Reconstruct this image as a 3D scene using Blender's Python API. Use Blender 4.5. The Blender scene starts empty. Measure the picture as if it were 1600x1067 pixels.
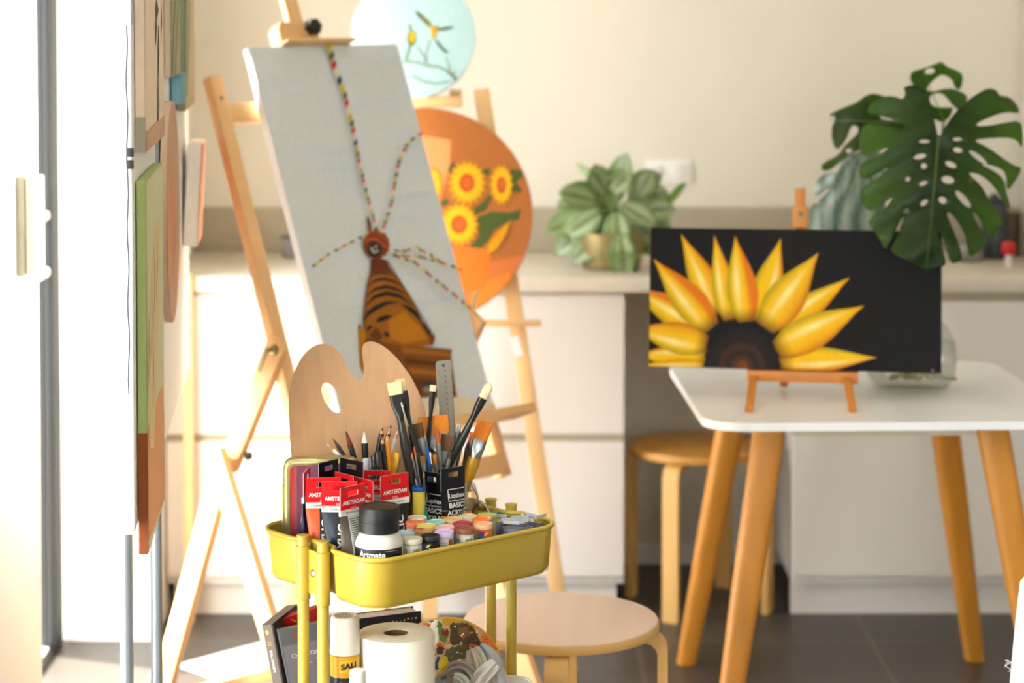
import bpy, bmesh, math, random
from mathutils import Vector as V, Matrix as Mx
from mathutils.geometry import delaunay_2d_cdt, tessellate_polygon
R = math.radians
random.seed(4)
SC = bpy.context.scene
COL = SC.collection

# ------------------------------------------------------------------ camera
F, CH, PITCH = 3500.0, 1.64, R(2.5)
PPY = F * math.tan(PITCH)
cam = bpy.data.cameras.new('camera')
cam_o = bpy.data.objects.new('camera', cam)
COL.objects.link(cam_o)
cam_o.location = (0, 0, CH)
cam_o.rotation_euler = (R(90) - PITCH, 0, 0)
cam.sensor_width = 36
cam.lens = F / 1600 * 36
cam.shift_y = -(533.5 - PPY) / 1600
cam.clip_start = .05
cam.dof.use_dof = True
cam.dof.focus_distance = 3.8
cam.dof.aperture_fstop = 2.9
SC.camera = cam_o
# ------------------------------------------------------------------ light, exposure
W = bpy.data.worlds.new('daylight')
SC.world = W
W.use_nodes = True
bg = W.node_tree.nodes['Background']
bg.inputs[0].default_value = (.87, .945, 1.0, 1)
bg.inputs[1].default_value = 5.0
sun = bpy.data.lights.new('sun', 'SUN')
sun.energy = 14
sun.angle = R(1.0)
sun.color = (1, .94, .84)
sun_o = bpy.data.objects.new('sun', sun)
COL.objects.link(sun_o)
sun_o.location = (-4, 8, 5)
sun_o.rotation_euler = V((.93 * .74, -.37 * .74, -.67)).to_track_quat('-Z', 'Y').to_euler()


def portal(loc, rot, sx, sy):
    l = bpy.data.lights.new('daylight_portal', 'AREA')
    l.shape = 'RECTANGLE'
    l.size, l.size_y = sx, sy
    l.cycles.is_portal = True
    o = bpy.data.objects.new('daylight_portal', l)
    COL.objects.link(o)
    o.location = loc
    o.rotation_euler = rot


portal((-1.2, 5.17, 1.2), (0, R(-90), 0), 2.4, .9)
portal((-1.2, 2.76, 1.2), (0, R(-90), 0), 2.4, 1.9)
portal((.6, -1.55, 1.55), (R(90), 0, 0), 1.2, 1.3)
SC.view_settings.view_transform = 'Standard'
SC.view_settings.look = 'None'
SC.view_settings.gamma = 1
SC.view_settings.use_curve_mapping = False
SC.view_settings.exposure = 1.4
SC.cycles.use_denoising = True
SC.cycles.max_bounces = 10
SC.cycles.diffuse_bounces = 6
SC.cycles.sample_clamp_indirect = 8
SC.cycles.caustics_reflective = False
SC.cycles.caustics_refractive = False

# ------------------------------------------------------------------ helpers
FWD = V((0, math.cos(PITCH), -math.sin(PITCH)))
UP = V((0, math.sin(PITCH), math.cos(PITCH)))


def ray(px, py):
    return V(((px - 800) / F, 0, 0)) + FWD + UP * (-(py - PPY) / F)


def at(px, py, Y):
    r = ray(px, py)
    return r * (Y / r.y) + V((0, 0, CH))


def atz(px, py, z):
    r = ray(px, py)
    return r * ((z - CH) / r.z) + V((0, 0, CH))


def onplane(px, py, o, n):
    r = ray(px, py)
    c = V((0, 0, CH))
    return c + r * ((o - c).dot(n) / r.dot(n))


def lin(v):
    v /= 255.
    return v / 12.92 if v <= .04045 else ((v + .055) / 1.055) ** 2.4


def C(*a):
    if len(a) == 1:
        h = a[0].lstrip('#')
        a = [int(h[i:i + 2], 16) for i in (0, 2, 4)]
    return (lin(a[0]), lin(a[1]), lin(a[2]), 1)


def mixc(a, b, t):
    t = max(0, min(1, t))
    return tuple(a[i] + (b[i] - a[i]) * t for i in range(3)) + (1,)


def mat(name, col, rough=.5, metal=0, var=0, vscale=(8, 8, 8), bump=0, bscale=60, spec=.5, coat=0, attr=False, sub=0, detail=4):
    m = bpy.data.materials.new(name)
    m.use_nodes = True
    nt = m.node_tree
    b = nt.nodes['Principled BSDF']
    b.inputs['Roughness'].default_value = rough
    b.inputs['Metallic'].default_value = metal
    b.inputs['Specular IOR Level'].default_value = spec
    b.inputs['Coat Weight'].default_value = coat
    col = col if len(col) == 4 else C(*col)
    b.inputs['Base Color'].default_value = col
    src = None
    tc = nt.nodes.new('ShaderNodeTexCoord')
    if attr:
        at_ = nt.nodes.new('ShaderNodeVertexColor')
        at_.layer_name = 'Col'
        src = at_.outputs[0]
    if var:
        mp = nt.nodes.new('ShaderNodeMapping')
        mp.inputs['Scale'].default_value = vscale
        nt.links.new(tc.outputs['Object'], mp.inputs[0])
        nz = nt.nodes.new('ShaderNodeTexNoise')
        nz.inputs['Scale'].default_value = 1
        nz.inputs['Detail'].default_value = detail
        nt.links.new(mp.outputs[0], nz.inputs[0])
        mr = nt.nodes.new('ShaderNodeMapRange')
        mr.inputs[1].default_value = .25
        mr.inputs[2].default_value = .75
        mr.inputs[3].default_value = 1 - var
        mr.inputs[4].default_value = 1 + var
        nt.links.new(nz.outputs[0], mr.inputs[0])
        mu = nt.nodes.new('ShaderNodeVectorMath')
        mu.operation = 'SCALE'
        if src:
            nt.links.new(src, mu.inputs[0])
        else:
            mu.inputs[0].default_value = col[:3]
        nt.links.new(mr.outputs[0], mu.inputs['Scale'])
        src = mu.outputs[0]
    if src:
        nt.links.new(src, b.inputs['Base Color'])
    if bump:
        nb = nt.nodes.new('ShaderNodeTexNoise')
        nb.inputs['Scale'].default_value = bscale
        nt.links.new(tc.outputs['Object'], nb.inputs[0])
        bp = nt.nodes.new('ShaderNodeBump')
        bp.inputs['Strength'].default_value = bump
        bp.inputs['Distance'].default_value = .002
        nt.links.new(nb.outputs[0], bp.inputs['Height'])
        nt.links.new(bp.outputs[0], b.inputs['Normal'])
    return m


def glassmat(name, tint=(1, 1, 1), gloss=.06):
    m = bpy.data.materials.new(name)
    m.use_nodes = True
    nt = m.node_tree
    nt.nodes.remove(nt.nodes['Principled BSDF'])
    out = nt.nodes['Material Output']
    tr = nt.nodes.new('ShaderNodeBsdfTransparent')
    tr.inputs[0].default_value = (*tint, 1)
    gl = nt.nodes.new('ShaderNodeBsdfGlossy')
    gl.inputs['Roughness'].default_value = .03
    lw = nt.nodes.new('ShaderNodeLayerWeight')
    lw.inputs[0].default_value = .35
    mr = nt.nodes.new('ShaderNodeMapRange')
    mr.inputs[3].default_value = gloss
    mr.inputs[4].default_value = .3
    nt.links.new(lw.outputs['Fresnel'], mr.inputs[0])
    mx = nt.nodes.new('ShaderNodeMixShader')
    nt.links.new(mr.outputs[0], mx.inputs[0])
    nt.links.new(tr.outputs[0], mx.inputs[1])
    nt.links.new(gl.outputs[0], mx.inputs[2])
    nt.links.new(mx.outputs[0], out.inputs[0])
    return m


class MB:
    """collects shapes into one mesh"""

    def __init__(s, c=(1, 1, 1, 1)):
        s.bm = bmesh.new()
        s.cl = s.bm.loops.layers.float_color.new('Col')
        s.c = c

    def paintf(s, f, c=None):
        for l in f.loops:
            l[s.cl] = c or s.c

    def face(s, pts, c=None):
        f = s.bm.faces.new([s.bm.verts.new(p) for p in pts])
        s.paintf(f, c)
        return f

    def box(s, c, size, rot=None, col=None, bev=0):
        c = V(c)
        hx, hy, hz = [a / 2 for a in size]
        rot = rot or Mx.Identity(3)
        vs = [s.bm.verts.new(c + rot @ V((x, y, z))) for x in (-hx, hx) for y in (-hy, hy) for z in (-hz, hz)]
        fs = [s.bm.faces.new([vs[i] for i in q]) for q in
              ((0, 1, 3, 2), (4, 6, 7, 5), (0, 4, 5, 1), (2, 3, 7, 6), (0, 2, 6, 4), (1, 5, 7, 3))]
        for f in fs:
            s.paintf(f, col)
        if bev:
            es = list({e for f in fs for e in f.edges})
            r = bmesh.ops.bevel(s.bm, geom=es, offset=bev, segments=2, affect='EDGES', profile=.5)
            for f in r['faces']:
                s.paintf(f, col)
        return s

    def bx(s, x0, x1, y0, y1, z0, z1, col=None, bev=0):
        return s.box(((x0 + x1) / 2, (y0 + y1) / 2, (z0 + z1) / 2), (x1 - x0, y1 - y0, z1 - z0), None, col, bev)

    def bar(s, p0, p1, w, d, side=V((1, 0, 0)), col=None, bev=0, ext=0):
        p0, p1 = V(p0), V(p1)
        ax = (p1 - p0).normalized()
        p0, p1 = p0 - ax * ext, p1 + ax * ext
        sx = (side - ax * side.dot(ax)).normalized()
        sy = ax.cross(sx)
        rot = Mx((sx, sy, ax)).transposed()
        return s.box((p0 + p1) / 2, (w, d, (p1 - p0).length), rot, col, bev)

    def ring_loft(s, rings, cap0=True, cap1=True, closed=True, cols=None):
        vr = [[s.bm.verts.new(p) for p in r] for r in rings]
        n = len(vr[0])
        for i in range(len(vr) - 1):
            for j in range(n if closed else n - 1):
                k = (j + 1) % n
                try:
                    f = s.bm.faces.new((vr[i][j], vr[i][k], vr[i + 1][k], vr[i + 1][j]))
                except ValueError:
                    continue
                cc = cols(i, j) if cols else None
                s.paintf(f, cc)
        for q, flag, rr in ((0, cap0, vr[0][::-1]), (1, cap1, vr[-1])):
            if flag and closed:
                f = s.bm.faces.new(rr)
                s.paintf(f, cols(0 if q == 0 else len(vr) - 2, 0) if cols else None)
        return s

    def tube(s, path, r, n=10, col=None, cols=None, cap=True, flat=1.0, side=None):
        path = [V(p) for p in path]
        rs = r if isinstance(r, (list, tuple)) else [r] * len(path)
        rings = []
        ref = side
        for i, p in enumerate(path):
            a = path[min(i + 1, len(path) - 1)] - path[max(i - 1, 0)]
            a.normalize()
            if ref is None:
                ref = V((0, 0, 1)) if abs(a.z) < .9 else V((1, 0, 0))
            sx = (ref - a * ref.dot(a)).normalized()
            sy = a.cross(sx)
            ref = sx
            rings.append([p + (sx * math.cos(t) + sy * math.sin(t) * flat) * rs[i] for t in
                          [2 * math.pi * k / n for k in range(n)]])
        old = s.c
        if col:
            s.c = col
        s.ring_loft(rings, cap, cap, True, cols)
        s.c = old
        return s

    def lathe(s, prof, n=32, mtx=None, o=(0, 0, 0), cols=None, caps=True):
        o = V(o)
        rings = []
        for r, z in prof:
            ring = []
            for k in range(n):
                t = 2 * math.pi * k / n
                p = V((r * math.cos(t), r * math.sin(t), z))
                if mtx:
                    p = mtx @ p
                ring.append(p + o)
            rings.append(ring)
        return s.ring_loft(rings, caps, caps, True, cols)

    def prism(s, pts, a0, a1, fn, col=None, bev=0):
        """pts 2d outline (ccw) extruded from a0 to a1; fn(x,y,a)->V"""
        v0 = [s.bm.verts.new(fn(x, y, a0)) for x, y in pts]
        v1 = [s.bm.verts.new(fn(x, y, a1)) for x, y in pts]
        fs = [s.bm.faces.new(v0[::-1]), s.bm.faces.new(v1)]
        n = len(pts)
        for i in range(n):
            fs.append(s.bm.faces.new((v0[i], v0[(i + 1) % n], v1[(i + 1) % n], v1[i])))
        for f in fs:
            s.paintf(f, col)
        if bev:
            es = list({e for f in fs[:2] for e in f.edges})
            r = bmesh.ops.bevel(s.bm, geom=es, offset=bev, segments=3, affect='EDGES', profile=.5)
            for f in r['faces']:
                s.paintf(f, col)
        return s

    def grid(s, P, cfn=None):
        vs = [[s.bm.verts.new(p) for p in row] for row in P]
        for i in range(len(P) - 1):
            for j in range(len(P[0]) - 1):
                f = s.bm.faces.new((vs[i][j], vs[i + 1][j], vs[i + 1][j + 1], vs[i][j + 1]))
                if cfn:
                    for l, (a, b) in zip(f.loops, ((i, j), (i + 1, j), (i + 1, j + 1), (i, j + 1))):
                        l[s.cl] = cfn(a, b)
                else:
                    s.paintf(f)
        return s

    def text(s, txt, size, fn, col=None, bold=0.0, align='CENTER', wide=1.0):
        cu = bpy.data.curves.new('t', 'FONT')
        cu.body = txt
        cu.size = size
        cu.align_x = align
        cu.align_y = 'CENTER'
        cu.offset = bold * size
        cu.resolution_u = 3
        o = bpy.data.objects.new('t', cu)
        me = bpy.data.meshes.new_from_object(o)
        vs = [s.bm.verts.new(fn(v.co.x * wide, v.co.y)) for v in me.vertices]
        for p in me.polygons:
            try:
                s.paintf(s.bm.faces.new([vs[i] for i in p.vertices]), col)
            except ValueError:
                pass
        bpy.data.objects.remove(o)
        bpy.data.curves.remove(cu)
        bpy.data.meshes.remove(me)
        return s

    def xf(s, m):
        bmesh.ops.transform(s.bm, matrix=m, verts=s.bm.verts)
        return s


MW = {}


def obj(name, mb, m, parent=None, origin=None, smooth=38, rec=True, solid=0, subsurf=0, local=False):
    me = bpy.data.meshes.new(name)
    if rec:
        bmesh.ops.recalc_face_normals(mb.bm, faces=mb.bm.faces)
    if parent and not local:
        mb.xf(MW[parent.name].inverted())
    if origin is not None:
        mb.xf(Mx.Translation(-V(origin)))
    mb.bm.to_mesh(me)
    mb.bm.free()
    me.materials.append(m)
    if smooth:
        me.shade_smooth()
        me.set_sharp_from_angle(angle=R(smooth))
    o = bpy.data.objects.new(name, me)
    COL.objects.link(o)
    if origin is not None:
        o.location = origin
    if parent:
        o.parent = parent
        MW[o.name] = MW[parent.name]
    else:
        MW[o.name] = Mx.Translation(V(origin)) if origin is not None else Mx.Identity(4)
    if solid:
        md = o.modifiers.new('thickness', 'SOLIDIFY')
        md.thickness = solid
        md.offset = 0
    if subsurf:
        md = o.modifiers.new('smooth', 'SUBSURF')
        md.levels = md.render_levels = subsurf
    return o


def tag(o, label, cat, group=None):
    o['label'] = label
    o['category'] = cat
    if group:
        o['group'] = group
    return o


def thing(name, loc, label, cat, group=None, rz=0):
    o = bpy.data.objects.new(name, None)
    o.empty_display_size = .05
    COL.objects.link(o)
    o.location = loc
    o.rotation_euler = (0, 0, rz)
    MW[o.name] = Mx.Translation(V(loc)) @ Mx.Rotation(rz, 4, 'Z')
    return tag(o, label, cat, group)


def struct(name, mb, m, parent=None, **k):
    o = obj(name, mb, m, parent, **k)
    o['kind'] = 'structure'
    return o


def copy_tree(o, parent=None):
    c = o.copy()
    COL.objects.link(c)
    if parent:
        c.parent = parent
    for ch in list(o.children):
        copy_tree(ch, c)
    return c


def rrect(hx, hy, r, n=8):
    pts = []
    for sx, sy, a0 in ((1, 1, 0), (-1, 1, 90), (-1, -1, 180), (1, -1, 270)):
        for k in range(n + 1):
            a = R(a0 + 90 * k / n)
            pts.append((sx * (hx - r) + r * math.cos(a), sy * (hy - r) + r * math.sin(a)))
    return pts


# ------------------------------------------------------------------ materials
M_wall = mat('wall_paint', (221, 214, 199), .8, var=.02, vscale=(2, 2, 2))
M_white = mat('white_paint', (236, 233, 226), .6)
M_ceil = mat('ceiling_paint', (240, 238, 232), .9)
M_lam = mat('white_laminate', (226, 220, 212), .35)
M_rail = mat('beige_rail', (176, 166, 144), .5)
M_counter = mat('counter_stone', (214, 204, 186), .35, var=.05, vscale=(30, 30, 30))
M_splash = mat('upstand_stone', (168, 156, 134), .5, var=.04, vscale=(20, 20, 20))
M_alu = mat('grey_aluminium', (34, 33, 33), .5, 0, spec=.2)
M_sill = mat('white_sill', (230, 228, 222), .5)
M_bounce = mat('bounce_stone', (205, 198, 186), .8, var=.1, vscale=(3, 3, 3))
M_pine = mat('pine', (230, 184, 128), .5, var=.07, vscale=(6, 6, 6), detail=8)
M_pine2 = mat('pale_pine', (234, 194, 136), .5, var=.07, vscale=(7, 7, 7), detail=8)
M_birch = mat('birch_seat', (226, 198, 180), .4, var=.04, vscale=(40, 3, 20))
M_birchleg = mat('birch_leg', (222, 176, 104), .45, var=.05, vscale=(20, 20, 3))
M_oak = mat('oak_leg', (208, 140, 48), .42, var=.12, vscale=(30, 30, 4), detail=8)
M_oaks = mat('oak_stool', (202, 146, 64), .42, var=.08, vscale=(30, 4, 10), detail=8)
M_measel = mat('varnished_wood', (206, 132, 60), .4, var=.08, vscale=(20, 20, 20))
M_ply = mat('plywood', (190, 147, 103), .5, var=.09, vscale=(90, 90, 5), detail=10)
M_yel = mat('mustard_steel', (182, 155, 54), .32, spec=.5)
M_steel = mat('steel', (160, 160, 156), .32, 1)
M_chrome = mat('chrome', (200, 200, 198), .15, 1)
M_black = mat('black_plastic', (24, 24, 25), .35)
M_blackm = mat('matte_black', (34, 34, 35), .5)
M_paint = mat('oil_paint', (255, 255, 255), .6, spec=.22, attr=True, var=.05, vscale=(160, 160, 40), bump=.25, bscale=350)
M_print = mat('printed', (255, 255, 255), .4, spec=.35, attr=True)
M_shine = mat('glossy_printed', (255, 255, 255), .3, attr=True, spec=.25)
M_matc = mat('coloured', (255, 255, 255), .55, attr=True)
M_leaf = mat('leaf', (255, 255, 255), .35, attr=True, var=.12, vscale=(25, 25, 25))
M_glass = glassmat('clear_glass', (.975, .985, .98), .04)
M_clear = glassmat('clear_plastic', (.82, .76, .7), .05)
M_water = glassmat('water', (.95, .965, .93), .02)
M_paper = mat('tissue_paper', (232, 224, 206), .9, bump=.3, bscale=120)
M_table = mat('white_lacquer', (246, 247, 250), .25)
M_apron = mat('cream_apron', (216, 206, 186), .5)
M_board = mat('white_board', (238, 238, 238), .5)
M_post = mat('grey_tube', (150, 158, 168), .3, .5)
M_cloth = mat('white_cloth', (228, 226, 224), .85, bump=.2, bscale=200)
M_brass = mat('brushed_brass', (160, 144, 98), .42, .55)

# floor: dark tiles
M_floor = bpy.data.materials.new('floor_tiles')
M_floor.use_nodes = True
nt = M_floor.node_tree
b = nt.nodes['Principled BSDF']
b.inputs['Roughness'].default_value = .42
tc = nt.nodes.new('ShaderNodeTexCoord')
mp = nt.nodes.new('ShaderNodeMapping')
mp.inputs['Location'].default_value = (.28, .33, 0)
br = nt.nodes.new('ShaderNodeTexBrick')
br.offset = 0
br.inputs['Color1'].default_value = C(74, 66, 59)
br.inputs['Color2'].default_value = C(69, 62, 55)
br.inputs['Mortar'].default_value = C(94, 84, 72)
br.inputs['Scale'].default_value = 1
br.inputs['Mortar Size'].default_value = .006
br.inputs['Brick Width'].default_value = .6
br.inputs['Row Height'].default_value = .6
nz = nt.nodes.new('ShaderNodeTexNoise')
nz.inputs['Scale'].default_value = 5
nz.inputs['Detail'].default_value = 8
mr = nt.nodes.new('ShaderNodeMapRange')
mr.inputs[3].default_value = .8
mr.inputs[4].default_value = 1.2
mu = nt.nodes.new('ShaderNodeVectorMath')
mu.operation = 'SCALE'
nt.links.new(tc.outputs['Object'], mp.inputs[0])
nt.links.new(mp.outputs[0], br.inputs[0])
nt.links.new(tc.outputs['Object'], nz.inputs[0])
nt.links.new(nz.outputs[0], mr.inputs[0])
nt.links.new(br.outputs[0], mu.inputs[0])
nt.links.new(mr.outputs[0], mu.inputs['Scale'])
nt.links.new(mu.outputs[0], b.inputs['Base Color'])

# ------------------------------------------------------------------ room shell
YB, XR, YF, ZC = 6.46, 3.3, -1.5, 2.75
struct('floor', MB().bx(-1.25, XR, YF, YB, -.1, 0), M_floor, smooth=0)
struct('ceiling', MB().bx(-1.3, XR + .1, YF - .1, YB + .1, ZC, ZC + .1), M_ceil, smooth=0)
struct('wall_back', MB().bx(-1.3, XR, YB, YB + .1, -.1, ZC), M_wall, smooth=0)
struct('wall_right', MB().bx(XR, XR + .1, YF, YB + .1, -.1, ZC), M_wall, smooth=0)
w = MB()
w.bx(-1.3, 0, YF - .1, YF, -.1, ZC).bx(1.2, XR + .1, YF - .1, YF, -.1, ZC).bx(0, 1.2, YF - .1, YF, -.1, .9).bx(0, 1.2, YF - .1, YF, 2.2, ZC)
struct('wall_front', w, M_wall, smooth=0)
w = MB()
w.bx(-1.25, -1.0, YF, 1.8, -.1, ZC).bx(-1.25, -1.0, 3.72, 4.71, -.1, ZC)
w.bx(-1.25, -1.0, 1.8, 3.72, 2.4, ZC).bx(-1.25, -1.0, 4.71, 5.66, 2.15, ZC)
w.bx(-1.25, -.92, 5.68, YB, -.1, ZC)
struct('wall_left', w, M_white, smooth=0)
struct('baseboard_left', MB().bx(-1.14, -.915, 5.668, 5.68, 0, .063, bev=.002), M_white, smooth=0)
struct('baseboard_back', MB().bx(.33, .72, YB - .012, YB, 0, .06, bev=.002), M_white, smooth=0)
# sliding door frame at the end of the left opening
d = struct('door_1', MB().bx(-1.186, -1.143, 5.55, 5.64, 0, 2.15, bev=.003).bx(-1.186, -1.14, 4.71, 5.64, 2.11, 2.15), M_alu, smooth=0)
g = MB()
for x in (-1.172, -1.158):
    g.bx(x - .002, x + .002, 5.547, 5.551, .02, 2.11)
struct('door_seal', g, M_black, d, smooth=0)
struct('door_track', MB().bx(-1.16, -1.148, 4.71, 5.62, 0, .012), M_black, d, smooth=0)
struct('door_sill', MB().bx(-1.25, -1.16, 4.71, 5.66, 0, .02, bev=.004), M_sill, d, smooth=0)
for z in (1.105, .965):
    struct('door_latch', MB().box((-1.165, 5.5, z), (.035, .1, .022), None, None, .006), M_sill, d)
w = MB()
for y in (1.83, 2.76, 3.69):
    w.bx(-1.2, -1.15, y - .03, y + .03, 0, 2.4)
w.bx(-1.2, -1.15, 1.8, 3.72, 2.35, 2.4).bx(-1.2, -1.15, 1.8, 3.72, 0, .04)
struct('window_1', w, M_alu, smooth=0)
w = MB()  # unseen window behind the camera, added to fill the room with daylight
for x in (.02, .6, 1.18):
    w.bx(x - .02, x + .02, YF - .07, YF - .03, .9, 2.2)
w.bx(0, 1.2, YF - .07, YF - .03, .9, .94).bx(0, 1.2, YF - .07, YF - .03, 2.16, 2.2)
struct('fill_window', w, M_alu, smooth=0)
g = struct('bounce_ground', MB().bx(-14, -1.25, -10, 16, -.12, -.02), M_bounce, smooth=0)  # unseen pale ground outside, added to bounce light indoors

# ------------------------------------------------------------------ kitchen run
CT = .914
tag(obj('worktop', MB().bx(-.92, 2.9, 5.86, YB, CT - .042, CT, bev=.004), M_counter, origin=(0, 6.1, CT)),
    'long pale stone kitchen worktop running along the back wall above the white drawers', 'worktop')
tag(obj('upstand', MB().bx(-.92, 2.9, YB - .015, YB, CT, 1.042, bev=.002), M_splash, origin=(0, YB, CT)),
    'low grey beige upstand strip along the wall behind the worktop', 'backsplash')


def cabinet(x0, x1, label, kind):
    t = thing('base_cabinet', ((x0 + x1) / 2, 6.1, 0), label, 'cabinet', 'white kitchen base cabinets')
    top = CT - .043
    obj('carcass', MB().bx(x0, x1, 5.9, YB - .02, .09, top), M_lam, t, smooth=0)
    obj('toe_kick', MB().bx(x0 + (.012 if kind else 0), x1 - (.018 if kind else 0), 5.93, 5.95, .0, .09), M_lam, t, smooth=0)
    if kind:
        obj('handle_rail', MB().bx(x0, x1, 5.893, 5.9, .455, .5), M_rail, t, smooth=0)
        obj('drawer_front', MB().bx(x0, x1, 5.88, 5.899, .493, top - .008, bev=.002), M_lam, t, smooth=0)
        obj('drawer_front', MB().bx(x0, x1, 5.88, 5.899, .113, .472, bev=.002), M_lam, t, smooth=0)
    else:
        obj('handle_rail', MB().bx(x0, x1, 5.893, 5.9, top - .05, top), M_rail, t, smooth=0)
        xm = x0 + 1.1
        for a, b_ in ((x0, xm - .002), (xm + .002, x1)):
            obj('door_panel', MB().bx(a, b_, 5.88, 5.899, .113, top - .026, bev=.002), M_lam, t, smooth=0)


cabinet(-.915, .297, 'wide white two drawer base cabinet behind the easels, left of the wooden stool', 1)
cabinet(.745, 2.9, 'white base cabinet with flat doors behind the white table, right of the wooden stool', 0)
tag(obj('filler_board', MB().bx(-.863, -.838, 5.835, 5.855, 0, .925, bev=.002), M_pine2, origin=(-.85, 5.85, 0)),
    'narrow pale wooden board leaning upright against the left end of the drawers', 'board')
tag(obj('tall_cabinet', MB().bx(1.466, 1.9, 6.05, YB - .02, CT, 2.1, bev=.003), M_wall, origin=(1.6, 6.25, CT)),
    'tall cream cupboard side standing on the worktop at the far right edge', 'cupboard')

# wall socket
t = thing('wall_socket', at(1045, 268, YB), 'blurred white double socket plate on the cream wall behind the leafy plant', 'socket')
p = at(1045, 268, YB)
obj('plate', MB().box((p.x, YB - .005, p.z), (.132, .01, .07), None, None, .003), M_white, t)
for dx in (-.032, .032):
    obj('switch', MB().box((p.x + dx, YB - .012, p.z), (.03, .006, .04), None, None, .002), M_lam, t)


# things on the worktop, right end
def can(name, px, pyb, Y, r, h, m, label, cat, prof=None):
    p = at(px, pyb, Y)
    z = CT
    pr = prof or [(r * .96, 0), (r, .006), (r, h - .006), (r * .96, h)]
    return tag(obj(name, MB().lathe(pr), m, origin=None), label, cat), p


def put(o, x, y, z):
    o.location = (x, y, z)
    return o


M_dgrey = mat('dark_grey', (62, 66, 72), .5)
M_brown = mat('brown_tin', (92, 72, 54), .5)
Yk = 6.28
t = thing('canister', (at(1553, 400, Yk).x, Yk, CT), 'tall dark grey canister on the worktop, behind the edge of the big leaf', 'canister')
t_m = MW[t.name]
obj('body', MB().lathe([(.036, 0), (.037, .005), (.037, .15), (.035, .155)]).xf(t_m), M_dgrey, t)
obj('lid', MB().lathe([(.038, .155), (.038, .168), (.012, .172), (.01, .182)]).xf(t_m), M_black, t)
Yk = 6.36
t = thing('storage_tin', (at(1577, 400, Yk).x, Yk, CT), 'dark brown tin behind the red capped bottle on the worktop', 'tin')
t_m = MW[t.name]
obj('body', MB().lathe([(.032, 0), (.032, .1), (.031, .105)]).xf(t_m), M_brown, t)
obj('lid', MB().lathe([(.033, .105), (.033, .12), (.03, .123)]).xf(t_m), M_brown, t)
Yk = 6.08
t = thing('dish_soap_bottle', (at(1576, 400, Yk).x, Yk, CT), 'small white bottle with a bright red cap on the worktop at far right', 'bottle')
t_m = MW[t.name]
obj('body', MB().lathe([(.008, 0), (.009, .006), (.0095, .03), (.007, .036)]).xf(t_m), M_lam, t)
obj('cap', MB().lathe([(.016, .034), (.019, .038), (.019, .055), (.015, .066), (.006, .069)]).xf(t_m), mat('red_cap', (196, 14, 10), .4), t)
Yk = 6.2
t = thing('saucepan', (at(1515, 400, Yk).x, Yk, CT), 'squat steel saucepan on the worktop beside the dark canister', 'saucepan')
t_m = MW[t.name]
obj('pan', MB().lathe([(.035, 0), (.038, .004), (.038, .05), (.04, .052), (.036, .05), (.036, .006)], caps=True).xf(t_m), M_steel, t)
obj('handle', MB().bar((-.036, 0, .043), (-.1, 0, .055), .014, .006, V((0, 1, 0))).xf(t_m), M_black, t)
Yk = 6.3
t = thing('sponge_holder', (at(454, 400, Yk).x, Yk, CT), 'small grey holder standing on the worktop behind the large grey canvas', 'holder')
t_m = MW[t.name]
obj('body', MB().box((0, 0, .028), (.045, .03, .056), None, None, .006).xf(t_m), mat('grey_plastic', (120, 116, 112), .5), t)
obj('lip', MB().box((0, 0, .058), (.05, .034, .006), None, None, .002).xf(t_m), M_dgrey, t)


# ------------------------------------------------------------------ leaf makers
def blade(mb, base, dirv, length, width, droop, up=V((0, 0, 1)), c0=None, c1=None, c2=None, n=9, fold=.18, twist=0):
    """pointed oval leaf with a folded midrib; c0 centre, c1 mid, c2 margin"""
    dirv = dirv.normalized()
    side = dirv.cross(up)
    if side.length < .05:
        side = V((1, 0, 0))
    side.normalize()
    side = Mx.Rotation(twist, 3, dirv) @ side
    P = []
    m = 7
    for i in range(n + 1):
        s_ = i / n
        nrm = side.cross(dirv)
        mid = base + dirv * (length * s_) - up * (droop * length * s_ * s_)
        hw = width * .5 * (math.sin(math.pi * min(1, s_ * .9 + .08)) ** .8) * (1 if s_ < 1 else .05)
        row = []
        for j in range(m):
            u = (j - (m - 1) / 2) / ((m - 1) / 2)
            row.append(mid + side * (hw * u) + nrm * (hw * fold * (u * u - .3 + .1 * math.sin(9 * s_ + 2 * u))))
        P.append(row)

    def cf(i, j):
        u = abs((j - (m - 1) / 2) / ((m - 1) / 2))
        if u < .2:
            return c0
        return mixc(c1, c2, (u - .3) / .7)
    mb.grid(P, cf)


# potted leafy plant on the worktop
pc = at(955, 424, 6.05)
PX, PY = pc.x, 6.05
t = thing('potted_plant', (PX, PY, CT), 'bushy plant of pale green variegated leaves in a brass bowl pot on the worktop', 'plant')
T0 = Mx.Translation((PX, PY, CT))
obj('pot', MB().lathe([(.072, 0), (.078, .004), (.09, .05), (.097, .1), (.093, .1), (.083, .04)], 40).xf(T0), M_brass, t)
obj('soil', MB().lathe([(.001, .07), (.086, .072)], 24, caps=False).xf(T0), mat('soil', (60, 46, 32), .9), t)
rnd = random.Random(11)
lc = [C(170, 184, 128), C(188, 200, 148), C(210, 218, 186), C(158, 172, 116)]
spec = []
for k in range(50):
    a = rnd.uniform(0, 2 * math.pi)
    h = rnd.uniform(.06, .23)
    spec.append((a, h))
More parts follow.
